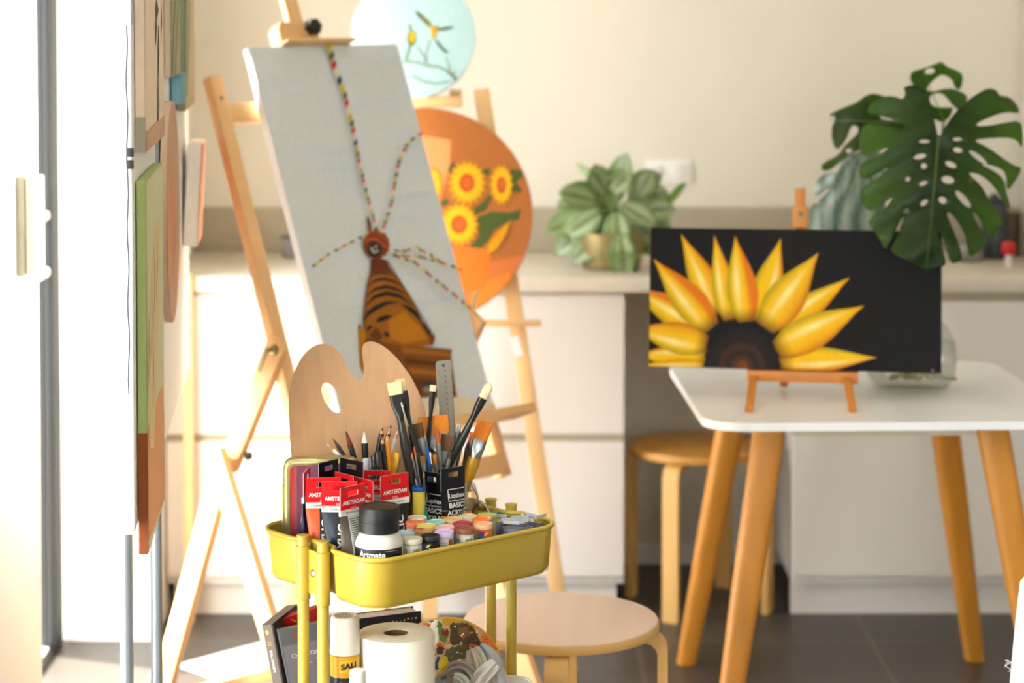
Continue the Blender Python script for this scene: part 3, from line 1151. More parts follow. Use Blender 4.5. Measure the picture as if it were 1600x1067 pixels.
# crown ball
cv.ell(*zs(150, 212), 21.5, 23, C(128, 62, 24), 30, .05)
cv.line([zs(*p) for p in ((95, 170), (120, 150), (160, 150), (195, 180), (212, 215))], 3, C(196, 84, 30), True)
cv.line([zs(*p) for p in ((85, 200), (110, 185), (150, 186), (185, 215), (222, 238))], 3.4, C(214, 92, 36), True)
cv.ell(*zs(142, 236), 12, 13.5, C(44, 36, 42), 24, .08)
for dx, dy in ((-14, -2), (8, -14), (12, 10), (-2, 18), (-10, 10)):
    cv.ell(*zs(140 + dx, 236 + dy), 2.3, 2.3, C(196, 176, 160), 8)
cv.poly([zs(*p) for p in ((98, 66), (108, 70), (122, 100), (125, 150), (105, 145), (100, 95))], C(116, 74, 40))
cv.ell(*zs(108, 90), 2, 3, C(66, 40, 30), 8)
FC = [C(208, 186, 22), C(92, 96, 34), C(196, 50, 30), C(226, 210, 186), C(36, 74, 92), C(206, 180, 30), C(100, 110, 40), C(200, 52, 36), C(230, 212, 190)]


def fsz(q):
    return 10 - min(5.2, max(0, (q.y - 70) / 45.))


cv.flags([(510, 70), (519, 105), (535, 150), (547, 200), (556, 250), (566, 295), (578, 340), (583, 362)], lambda q: fsz(q) * 1.45, lambda q: fsz(q) * .9, FC)
cv.flags([(654, 211), (643, 217), (632, 228), (618, 255), (612, 285), (606, 320), (598, 345), (591, 364)], lambda q: 7, lambda q: 5, FC[2:] + FC[:2])
cv.flags([(482, 420), (505, 402), (530, 388), (562, 372)], lambda q: 7, lambda q: 3.8, [FC[4], FC[0], FC[2], FC[5], FC[1], FC[3]])
cv.flags([(603, 395), (625, 396), (642, 390), (665, 402), (690, 419), (710, 421)], lambda q: 6.5, lambda q: 4, FC[3:] + FC)
cv.flags([(606, 402), (640, 414), (670, 440), (695, 460), (724, 484)], lambda q: 6.5, lambda q: 4.4, FC[1:] + FC)
cv.flags([(606, 403), (648, 406), (680, 415), (708, 425)], lambda q: 6.5, lambda q: 3.6, FC[4:] + FC)
cv.done('canvas_painting', 'tall grey canvas painted with a striped tower and strings of flags', 'painting')

pe = bo - w1 * .01
ro = co - n1 * .045
lt = onplane(331, 121, ro, n1)
lb = onplane(517, 800, ro, n1)
wl = (lt - lb).length
lb = lt - w1 * wl
sp = t1 * .50
rb_pt = onplane(792, 768, ro, n1)
sp = t1 * ((rb_pt - lb).dot(t1))
eas = thing('artist_easel', (bo.x, bo.y, 0), 'large sunlit pine easel with slanting rails carrying the tall pale grey canvas', 'easel')
for s_ in (V(), sp):
    obj('rail', MB().bar(lt + s_, lb + s_ , .034, .03, t1, bev=.003), M_pine, eas)
a = onplane(352, 178, ro, n1)
ca = lt + w1 * (a - lt).dot(w1)
obj('top_crossbar', MB().bar(ca, ca + sp, .048, .016, w1, bev=.002), M_pine, eas)
a = onplane(770, 728, ro, n1)
cb = lt + w1 * (a - lt).dot(w1)
obj('lower_crossbar', MB().bar(cb + n1 * .022, cb + sp + n1 * .022, .048, .014, w1, bev=.002), M_pine, eas)
mid = lt + sp * .5 - n1 * .004
mx = onplane(455, 18, mid + n1 * .012, n1)
mcen = bo + t1 * (mx - bo).dot(t1)
m_o = mid + t1 * (mx - mid).dot(t1) + n1 * .012
u0 = (cb - mid).dot(w1)
obj('mast', MB().bar(m_o + w1 * ((cb - m_o).dot(w1) - .03), m_o + w1 * ((bo + w1 * (cl_ + .22) - m_o).dot(w1)), .04, .018, t1, bev=.002), M_pine, eas)
# top holder
tp = bo + w1 * (cl_ + .001)
hc = onplane(470, 50, co, n1)
hu = (hc - bo).dot(t1)
hb = tp + t1 * hu - n1 * .012
obj('top_holder', MB().prism([(-.062, 0), (.056, 0), (.044, .05), (-.05, .05), (-.062, .035)], -.03, .012, lambda x, y, q: hb + t1 * x + w1 * (y + .009) + n1 * q, bev=.002), M_pine, eas)
obj('holder_plate', MB().box(tp + t1 * (hu + .035) + w1 * .0045, (.2, .055, .008), Mx((t1, -n1, w1)).transposed(), None, .0015), M_pine2, eas)
kc = onplane(488, 43, hb + n1 * .02, n1)
kn = MB()
pts = []
for i in range(36):
    a = 2 * math.pi * i / 36
    r_ = .0165 + .0035 * math.cos(6 * a)
    pts.append((r_ * math.cos(a), r_ * math.sin(a)))
kn.prism(pts, -.006, .016, lambda x, y, q: kc + t1 * x + w1 * y + n1 * q, bev=.003)
obj('star_knob', kn, M_black, eas)
# canvas ledge
lr = bo - w1 * .012 + n1 * .008
ua, ub_ = -.31, (onplane(820, 640, lr, n1) - bo).dot(t1)
obj('canvas_ledge', MB().bar(lr + t1 * ua, lr + t1 * ub_, .022, .075, w1, bev=.002), M_pine, eas)
# side frames: strut + folding legs, in the plane square to the rails
sl = lt - t1 * .022
J = onplane(432, 545, sl, t1)
A = onplane(362, 716, sl, t1)
f1 = onplane(268, 1062, sl, t1)
f2 = onplane(438, 960, sl, t1)
for k_, s_ in enumerate((V(), sp + t1 * .044)):
    s2 = s_ + (t1 * -.0 if k_ == 0 else V())
    obj('strut', MB().bar(J + s2, A + s2 , .055, .018, nh1, bev=.002, ext=.018), M_pine, eas)
    off = -t1 * .019 if k_ == 0 else t1 * .019
    a0 = A + s2 + off
    d1 = (f1 - A)
    e1 = a0 + d1 * ((0.0 - a0.z + .012) / d1.z)
    d2 = (f2 - A)
    e2 = a0 + d2 * ((0.0 - a0.z + .012) / d2.z)
    obj('leg', MB().bar(a0 - d1.normalized() * .02, e1, .06, .018, nh1, bev=.002), M_pine, eas)
    obj('leg', MB().bar(a0 + off - d2.normalized() * .02, e2 + off, .06, .018, nh1, bev=.002), M_pine, eas)
    if k_ == 0:
        E1, E2 = e1, e2
        bl = MB()
        jn = onplane(424, 547, J + off, t1)
        bl.lathe([(.011, 0), (.011, .006), (.005, .008), (.005, .018)], 16, Mx.Rotation(R(90), 3, V((0, 1, 0)).cross(V((0, 0, 1)))) if 0 else V((0, 0, 1)).rotation_difference(-t1).to_matrix(), jn - off * .5)
        bl.bar(jn - t1 * .012 + V((0, 0, .004)), jn - t1 * .012 + (A - J).normalized() * .055 - V((0, 0, .0)), .01, .004, nh1)
        obj('brass_bolt', bl, M_brass, eas)
        kp = onplane(384, 713, A, t1)
        obj('clamp_knob', MB().lathe([(.004, 0), (.009, .003), (.009, .012), (.006, .015)], 14, V((0, 0, 1)).rotation_difference(t1).to_matrix(), kp), M_black, eas)
obj('foot_bar', MB().bar(E1 + V((0, 0, .006)), E1 + sp + t1 * .03 + V((0, 0, .006)), .036, .018, Z1, bev=.002), M_pine, eas)
q = lt - w1 * .09
obj('rail_screw', MB().lathe([(.005, 0), (.004, .002)], 12, V((0, 0, 1)).rotation_difference(n1).to_matrix(), lt - w1 * .055 + n1 * .0155), M_brass, eas)
# peg on the right rail
pg = onplane(742, 482, co + n1 * .0, n1)
obj('peg', MB().tube([pg - n1 * .01, onplane(745, 454, co + n1 * .01, n1)], [.007, .005], 10), M_pine2, eas)

# ------------------------------------------------------------------ second easel behind
n2 = V((0, -math.cos(R(8)), math.sin(R(8))))
o2 = V((0, 5.47, .7))
eb = thing('artist_easel', (at(665, 900, 5.45).x, 5.45, 0), 'pale pine easel behind the tall grey canvas, holding the two round paintings', 'easel')
xm = 665


def e2(px, py, d=0):
    return onplane(px, py, o2 + n2 * d, n2)


sxv = V((1, 0, 0))
tr_, br_ = e2(752, 140), e2(889, 1040)
br_ = tr_ + (br_ - tr_) * ((.012 - tr_.z) / (br_.z - tr_.z))
xc2 = e2(665, 500).x
mir = lambda p: V((2 * xc2 - p.x, p.y, p.z))
obj('leg', MB().bar(tr_, br_, .04, .022, sxv, bev=.002), M_pine2, eb)
obj('leg', MB().bar(mir(tr_), mir(br_), .04, .022, sxv, bev=.002), M_pine2, eb)
for py, x1, dd, hh in ((159, 722, .02, .026), (505, 845, .022, .012)):
    p = e2(x1, py, dd)
    obj('picture_ledge', MB().bar(V((2 * xc2 - p.x, p.y, p.z)), p, hh, .04, Z1, bev=.002), M_pine2, eb)
p = e2(665, 90)
obj('mast', MB().bar(e2(665, 520, -.03), e2(665, -40, -.03), .04, .02, sxv), M_pine2, eb)
p = e2(712, 150, -.01)
obj('ledge_block', MB().box(p, (.03, .03, .03), None, None, .003), M_pine2, eb)
p = e2(665, 230, -.045)
obj('back_leg', MB().bar(p, V((p.x, 5.84, .012)), .04, .02, sxv), M_pine2, eb)
p = e2(800, 560, .012)
obj('paint_smear', MB().bar(e2(803, 525, .0118), e2(811, 556, .0118), .022, .0005, sxv), M_board, eb)

ux2 = V((1, 0, 0))
uz2 = n2.cross(ux2)
uz2 = -uz2 if uz2.z < 0 else uz2
cY2 = e2(665, 336, .04)
rad = .168 * 0
R2 = abs((e2(832.5, 336, .04) - cY2).x)
BR = C(176, 106, 50)
cv = Canvas(cY2, ux2, uz2, 2 * R2, 2 * R2, .02, BR, C(196, 128, 84), disc=True)


def zo(x, y):
    return 620 + x / 2.963, 140 + y / 2.963


cv.poly([zo(*p) for p in ((60, 200), (250, 235), (245, 340), (215, 470), (190, 560), (60, 560))], C(226, 152, 94))
cv.poly([zo(*p) for p in ((200, 720), (430, 740), (420, 800), (560, 770), (640, 780), (560, 900), (420, 1010), (280, 1030))], C(208, 116, 60))
cv.poly([zo(*p) for p in ((330, 930), (520, 840), (560, 900), (480, 990), (330, 1030))], C(222, 132, 48))
cv.poly([zo(*p) for p in ((180, 720), (440, 740), (430, 850), (395, 930), (200, 930))], C(222, 118, 36))
GR = C(78, 92, 40)
for pts in (((370, 590), (440, 565), (520, 570), (575, 555), (565, 600), (500, 620), (450, 650), (430, 690), (390, 735), (340, 725), (380, 680)), ((525, 370), (575, 372), (585, 400), (550, 430), (582, 465), (560, 480), (530, 470)), ((340, 560), (400, 520), (430, 480), (440, 500), (410, 560), (360, 580)), ((200, 520), (235, 500), (240, 530), (215, 545)), ((395, 370), (430, 365), (430, 395), (410, 400)), ((235, 370), (260, 330), (270, 350), (250, 390))):
    cv.poly([zo(*p) for p in pts], GR)


def flower(cx, cy, rx, ry, c1, c2, n=18, rot=0):
    pts = []
    for i in range(n * 2):
        a = math.pi * i / n
        q = 1 if i % 2 == 0 else .78
        pts.append((cx + rx * q * math.cos(a) * 1.0, cy + ry * q * math.sin(a)))
    cv.poly(pts, C(214, 150, 22))
    pts = [(cx + (x - cx) * .86 + 1, cy + (y - cy) * .86 - 1) for x, y in pts]
    cv.poly(pts, C(236, 178, 28))
    if c1:
        cv.ell(cx, cy, rx * .42, ry * .42, C(186, 82, 20), 20, .1)
        cv.ell(cx + 1, cy, rx * .24, ry * .26, C(206, 100, 40), 14)


flower(*zo(325, 432), 31, 37, 1, 1)
flower(*zo(288, 625), 32, 36, 1, 1)
flower(*zo(484, 442), 19, 34, 1, 1, 14)
flower(*zo(170, 440), 14, 28, 0, 0, 12)
for s_ in range(5):
    cv.petal(zo(530 - s_ * 26, 600 + s_ * 34), zo(435, 745), 15, lambda q, u: mixc(C(236, 180, 30), C(206, 128, 18), q * .5 + abs(u) * .4))
cv.done('round_painting', 'large round orange canvas of sunflowers, half hidden behind the grey canvas', 'painting')

cB = e2(646, 56, .042)
RB = abs((e2(743.5, 56, .042) - cB).x)
cv = Canvas(cB, ux2, uz2, 2 * RB, 2 * RB, .03, C(182, 214, 214), C(214, 230, 240), disc=True)


def zb(x, y):
    return 540 + x / 5., y / 5.


for pts in (((540, 80), (575, 95), (640, 150), (675, 195), (665, 225), (610, 175), (565, 130)), ((700, 225), (760, 215), (830, 205), (850, 215), (790, 238), (715, 245)), ((690, 300), (720, 320), (760, 370), (810, 410), (780, 415), (730, 370))):
    cv.poly([zb(*p) for p in pts], C(70, 92, 70))
cv.poly([zb(*p) for p in ((570, 110), (620, 140), (665, 200), (660, 215), (600, 150))], C(150, 136, 40))
cv.poly([zb(*p) for p in ((650, 195), (690, 205), (720, 205), (715, 245), (700, 300), (675, 300), (668, 240))], C(206, 160, 26))
cv.poly([zb(*p) for p in ((700, 200), (725, 205), (722, 230), (705, 228))], C(204, 110, 40))
cv.poly([zb(*p) for p in ((490, 250), (540, 245), (552, 290), (545, 340), (510, 365), (485, 340), (478, 290))], C(96, 104, 44))
cv.ell(*zb(518, 290), 5.6, 9.5, C(204, 172, 28), 16)
cv.poly([zb(*p) for p in ((490, 190), (512, 195), (515, 240), (495, 245))], C(140, 150, 120))
cv.poly([zb(*p) for p in ((485, 360), (512, 360), (480, 480), (450, 500))], C(130, 158, 140))
BRN = C(142, 166, 152)
for pts, w_ in (([(470, 480), (560, 488), (640, 515), (720, 520), (790, 555), (840, 600), (885, 645)], 4), ([(620, 495), (612, 440), (580, 400), (550, 370)], 2.5), ([(625, 500), (630, 420), (650, 340), (665, 310)], 2), ([(520, 590), (600, 635), (700, 655), (800, 640), (880, 640)], 3), ([(810, 570), (800, 500), (780, 440)], 2), ([(830, 590), (860, 560)], 2)):
    cv.line([zb(*p) for p in pts], w_, BRN)
cv.line([zb(*p) for p in ((800, 555), (840, 600), (888, 640))], 3, C(96, 116, 104))
cv.ell(*zb(915, 570), 3.4, 4, C(150, 190, 196), 10)
cv.done('round_painting', 'round pale blue canvas with two yellow birds, above the orange one', 'painting')

# ------------------------------------------------------------------ display stand with pictures seen edge on
dd = V((-.09, 1, 0)).normalized()
nn = V((1, .09, 0)).normalized()


def dl(Y, off=0):  # point on the picture plane at depth Y
    return V((-.582 - .09 * (Y - 3.55), Y, 0)) + nn * off


ds = thing('display_stand', dl(4.2, -.03), 'white display board on grey tube posts at left, hung with pictures seen edge on', 'display stand')
mb = MB()
a, b_ = dl(3.49, -.026), dl(5.1, -.026)
mb.bar(a + Z1 * 1.42, b_ + Z1 * 1.42, 1.24, .018, Z1, bev=.002)
obj('board', mb, M_board, ds, smooth=0)
for Y_, px in ((3.5, 197), (4.03, 244)):
    p = at(px, 900, Y_)
    obj('post', MB().tube([(p.x, Y_, .02), (p.x, Y_, 2.1)], .0108, 20), M_post, ds)
    obj('foot', MB().bar(V((p.x - .25, Y_, .015)), V((p.x + .25, Y_, .015)), .03, .03, Z1, bev=.004), M_post, ds)
p = at(197, 20, 3.5)
obj('sleeve', MB().tube([(p.x, 3.5, at(197, 38, 3.5).z), (p.x, 3.5, 1.9)], .0122, 20), mat('grey_sleeve', (172, 178, 186), .4), ds)
p = at(199, 300, 3.487)
obj('cable', MB().tube([V((p.x + .0012 * math.sin(k * 1.3), 3.487, at(199, 40 + k * 24, 3.487).z)) for k in range(25)], .0012, 6), M_dgrey, ds)
for k in range(2):
    p = at(204, 238 + k * 19, 3.484)
    obj('board_clip', MB().box((p.x, 3.484, p.z), (.009, .008, .014), None, None, .001), M_alu, ds)


def hung(Y0, Y1, z0, z1, th, base, edge, off=0, tilt=0):
    a, b_ = dl(Y0, off), dl(Y1, off)
    c_ = (a + b_) / 2 + Z1 * (z0 + z1) / 2
    uz_ = (Z1 + nn * tilt).normalized()
    return Canvas(c_, (b_ - a), uz_, (b_ - a).length, z1 - z0, th, base, edge)


cv = hung(3.55, 3.95, .7535, 1.353, .015, C(208, 206, 168), C(162, 178, 112))
cv.poly([(215, 700), (222, 690), (240, 640), (252, 600), (260, 640), (260, 900), (215, 900)], C(218, 154, 108))
cv.poly([(226, 560), (236, 420), (241, 350), (247, 340), (249, 420), (247, 520), (243, 620), (240, 700), (234, 700)], C(214, 196, 146))
for x, y0, y1 in ((236, 430, 560), (240, 380, 520), (244, 360, 470), (238, 520, 640), (232, 500, 600)):
    cv.line([(x, y0), (x + 1, (y0 + y1) / 2), (x - .5, y1)], .9, C(150, 120, 74), True)
cv.mb.box(cv.o + cv.ux * (-cv.W / 2 - .0003) - cv.n * .0075 + cv.uz * (-cv.H / 2 + .098), (.0006, .0152, .195), Mx((cv.ux, -cv.n, cv.uz)).transposed(), C(140, 74, 38))
cv.done('canvas_painting', 'olive green and orange canvas hanging edge on, lowest on the display board', 'painting')
cv = hung(3.55, 4.0, 1.3975, 1.95, .016, C(232, 210, 184), C(228, 206, 184))
for x, y0, y1, w_ in ((244, 0, 32, 6), (243, 20, 70, 2.5), (246.5, 40, 130, 3), (246, 120, 210, 4), (251, 10, 60, 1.6), (241.5, 30, 72, 1.2)):
    cv.line([(x, y0), (x + .4, (y0 + y1) / 2), (x - .3, y1)], w_, C(112, 94, 76) if y0 > 50 else C(62, 54, 46), True)
cv.poly([(228, 205), (262, 175), (262, 260), (228, 260)], C(200, 158, 124))
cv.mb.box(cv.o + cv.ux * (-cv.W / 2 - .0003) - cv.n * .008 + cv.uz * (-cv.H / 2 + .029), (.0006, .0162, .056), Mx((cv.ux, -cv.n, cv.uz)).transposed(), C(168, 158, 140))
cv.done('canvas_painting', 'bare wood toned canvas with black ink strokes, upper front of the white display board', 'painting')
c_ = dl(4.25, .0) + Z1 * 1.238
cv = Canvas(c_, dd, Z1, .42, .42, .012, C(206, 160, 128), C(214, 186, 160), disc=True)
for x, y0, y1, w_, c in ((266, 240, 400, 6, (222, 142, 104)), (271, 300, 440, 3, (214, 128, 96)), (262, 320, 460, 3, (226, 160, 120)), (274, 260, 330, 2, (196, 176, 150))):
    cv.line([(x, y0), (x + 1, (y0 + y1) / 2), (x - 1, y1)], w_, C(*c), True)
cv.done('round_painting', 'round peach coloured canvas seen almost edge on, hanging on the white display board', 'painting')
cv = hung(4.84, 5.04, 1.105, 1.325, .03, C(222, 160, 128), C(244, 232, 222), .02, .05)
for x, y0, y1, c in ((303, 230, 330, (206, 120, 96)), (299, 300, 360, (140, 130, 84)), (305, 260, 350, (226, 170, 140))):
    cv.line([(x, y0), (x - 3, (y0 + y1) / 2), (x - 6, y1)], 4, C(*c), True)
cv.done('canvas_painting', 'small pink canvas block beyond the round peach one on the display board', 'painting')
cv = hung(4.2, 4.5, 1.494, 1.95, .012, C(172, 162, 120), C(206, 186, 160))
for x, w_ in ((268, 2), (273, 3), (278, 2)):
    cv.line([(x, 0), (x - 3, 60), (x - 5, 118)], w_, C(110, 112, 74))
cv.done('canvas_painting', 'olive streaked narrow canvas hung high on the display board above the teal edge', 'painting')
cv = hung(4.62, 5.0, 1.41, 1.95, .014, C(198, 178, 140), C(140, 150, 120), .004)
for x, w_ in ((284, 3), (290, 3), (295, 2)):
    cv.line([(x, 0), (x - 1, 70), (x - 4, 150)], w_, C(128, 124, 92))
cv.done('canvas_painting', 'tan canvas with grey green streaks, farthest of the high hung pictures', 'painting')
cv = hung(4.44, 4.6, 1.432, 1.49, .02, C(116, 160, 176), C(126, 172, 190), .006)
cv.done('canvas_painting', 'little teal blue canvas hung just above the round peach one', 'painting')

# wall handset on the pier
p0 = at(33, 352, 4.55)
t = thing('wall_handset', (-1.0, 4.55, 1.18), 'cream intercom handset mounted on the white wall at far left, seen from the side', 'handset')
obj('base', MB().bx(-.9995, -.982, 4.5, 4.6, 1.082, 1.285, bev=.004), mat('cream_plastic', (150, 144, 122), .45), t)
obj('cover', MB().bx(-.981, -.962, 4.502, 4.598, 1.085, 1.282, bev=.004), mat('cream_cover', (196, 190, 168), .45), t)
obj('button', MB().bx(-.9622, -.9605, 4.53, 4.57, 1.155, 1.185, bev=.001), M_lam, t)

# draped cloth at the right edge
t = thing('draped_cloth', (.995, 4.0, 0), 'white frayed cloth at the bottom right edge of the picture', 'cloth')
rings = []
for i in range(15):
    z = .63 - .62 * i / 14
    r_ = .07 + .05 * (i / 14) ** .8
    if i == 0:
        r_ = .045
    rings.append([V((.995 + (r_ + .006 * (i / 14) * math.sin(7 * a + .4 * i)) * math.cos(a), 4.0 + (r_ + .006 * (i / 14) * math.sin(7 * a + .4 * i)) * math.sin(a), z)) for a in [2 * math.pi * k / 64 for k in range(64)]])
obj('cloth', MB().ring_loft(rings), M_cloth, t)
rnd = random.Random(8)
for k in range(6):
    a = math.pi + rnd.uniform(-.5, .5)
    b_ = V((.995 + .09 * math.cos(a), 4.0 + .09 * math.sin(a), rnd.uniform(.425, .437)))
    fr = MB()
    fr.tube([b_, b_ + V((-.006, 0, .004)), b_ + V((-.013, rnd.uniform(-.005, .005), rnd.uniform(-.008, .01)))], .0005, 5)
    obj('frayed_thread', fr, M_cloth, t)

# white sheet added as the bright sun patch on the floor under the large easel
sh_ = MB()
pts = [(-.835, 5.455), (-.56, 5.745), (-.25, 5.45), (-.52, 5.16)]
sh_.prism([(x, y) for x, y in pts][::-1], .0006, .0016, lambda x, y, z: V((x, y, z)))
tag(obj('bright_patch_sheet', sh_, M_white, origin=(-.54, 5.45, .0006), smooth=0), 'large white sheet added as the bright sun patch on the floor under the large easel', 'paper')
# ------------------------------------------------------------------ yellow trolley
TC = V((-.177, 3.858, 0))
TRZ = R(41)
tro = thing('utility_trolley', TC, 'mustard yellow steel trolley packed with art supplies, in front of the large easel', 'trolley', rz=TRZ)
TM = MW[tro.name]
TU = V((math.cos(TRZ), math.sin(TRZ), 0))
TV = V((-math.sin(TRZ), math.cos(TRZ), 0))
LX, LY = .2085, .166


def tray_loop(hx, hy, r, notch):
    pts = []
    base = rrect(hx, hy, r, 8)
    # corner order: (+,+) (-,+) (-,-) (+,-)
    c = [base[i * 9:(i + 1) * 9] for i in range(4)]

    def side(sx):
        seq = []
        for y, dx in ((.062, 0), (.054, .003), (.046, .012), (.038, .017), (.02, .018), (0, .018)):
            seq.append((sx * (hx - dx * notch), y))
        return seq
    L_ = side(-1)
    Rr = side(1)
    pts += c[0] + c[1]
    pts += L_ + [(x, -y) for x, y in L_[-2::-1]]
    pts += c[2] + c[3]
    rr = [(x, -y) for x, y in Rr] + [(x, y) for x, y in Rr[-2::-1]]
    pts += rr
    return pts


def tray(z0, z1):
    mb = MB()
    f = lambda lp, z: [TM @ V((x, y, z)) for x, y in lp]
    o_ = [tray_loop(LX - .006 - q, LY - .006 - q, .043, 1) for q in (.012, .004, .0)]
    rings = [f(o_[0], z0), f(o_[1], z0 + .003), f(tray_loop(LX - .005, LY - .005, .044, 1), z0 + .012), f(tray_loop(LX, LY, .048, 1), z1 - .004)]
    i_ = [f(tray_loop(LX - .002, LY - .002, .047, 1), z1 - .004), f(tray_loop(LX - .0072, LY - .0072, .042, 1), z0 + .013), f(tray_loop(LX - .013, LY - .013, .04, 1), z0 + .0045)]
    mb.ring_loft(rings + i_)
    tr = obj('tray', mb, M_yel, tro, smooth=50)
    lp = f(tray_loop(LX + .0005, LY + .0005, .048, 1), z1 - .003)
    n = len(lp)
    rb = MB()
    rg = []
    for i in range(n):
        a = (lp[(i + 1) % n] - lp[i - 1])
        a.z = 0
        a.normalize()
        sx_ = V((a.y, -a.x, 0))
        rg.append([lp[i] + sx_ * (.0042 * math.cos(q)) + Z1 * (.0042 * math.sin(q)) for q in [2 * math.pi * k / 10 for k in range(10)]])
    vr = [[rb.bm.verts.new(p) for p in r_] for r_ in rg]
    for i in range(n):
        for j in range(10):
            rb.bm.faces.new((vr[i][j], vr[i][(j + 1) % 10], vr[(i + 1) % n][(j + 1) % 10], vr[(i + 1) % n][j]))
    obj('rolled_rim', rb, M_yel, tr, smooth=60)


for z0, z1 in ((.642, .73), (.336, .424), (.09, .178)):
    tray(z0, z1)
for sx in (-1, 1):
    for sy in (-1, 1):
        x, y = sx * (LX - .0005), sy * .028
        mb = MB()
        mb.lathe([(.0098, .07), (.0098, .7325), (.0094, .7345), (.0094, .7355), (.0112, .736), (.0112, .7385), (.0095, .7395)], 24, None, (x, y, 0))
        po = obj('post', mb.xf(TM), M_yel, tro)
        for z in (.642, .336, .09):
            obj('sleeve', MB().lathe([(.0102, z - .012), (.0122, z - .011), (.0122, z + .078), (.0102, z + .079)], 24, TM.to_3x3(), TM @ V((x, y, 0)), caps=False), M_yel, po)
        mb = MB()
        mb.lathe([(.004, .06), (.004, .075), (.012, .075)], 12, None, (x * .97, y * 4.6, 0))
        mb.box((x * .97, y * 4.6, .085), (.03, .02, .02))
        mb.lathe([(.022, -.009), (.024, -.006), (.024, .006), (.022, .009)], 24, Mx.Rotation(R(90), 3, 'X'), (x * .97 + .01, y * 4.6, .0245))
        mb.bx(x * .97 - .014, x * .97 + .014, y * 4.6 - .012, y * 4.6 - .0095, .02, .066).bx(x * .97 - .014, x * .97 + .014, y * 4.6 + .0095, y * 4.6 + .012, .02, .066)
        obj('caster', mb.xf(TM), M_black, tro)
    for z in (.642, .336):
        br_ = obj('bracket', MB().bx(sx * (LX - .006), sx * (LX - .003), -.026, .026, z + .0, z + .074).xf(TM), M_yel, tro, smooth=0)
        obj('screw', MB().lathe([(.0065, -.001), (.0062, .0015), (.004, .003), (.0005, .0036)], 18, V((0, 0, 1)).rotation_difference(TU * sx).to_matrix(), TM @ V((sx * (LX - .002), .002, z + .036))), M_chrome, br_)
FZ = .6472  # top tray floor
FZ2 = .3412


def onfloor(px, Y, z=FZ):
    return V(((px - 800) / F * Y * 1.0015, Y, z))


# ------------------------------------------------------------------ paint tubes
def clampin(b, mu, mv):
    d_ = b - TC
    u, v = d_.dot(TU), d_.dot(TV)
    u, v = max(-mu, min(mu, u)), max(-mv, min(mv, v))
    q = TC + TU * u + TV * v
    q.z = b.z
    return q


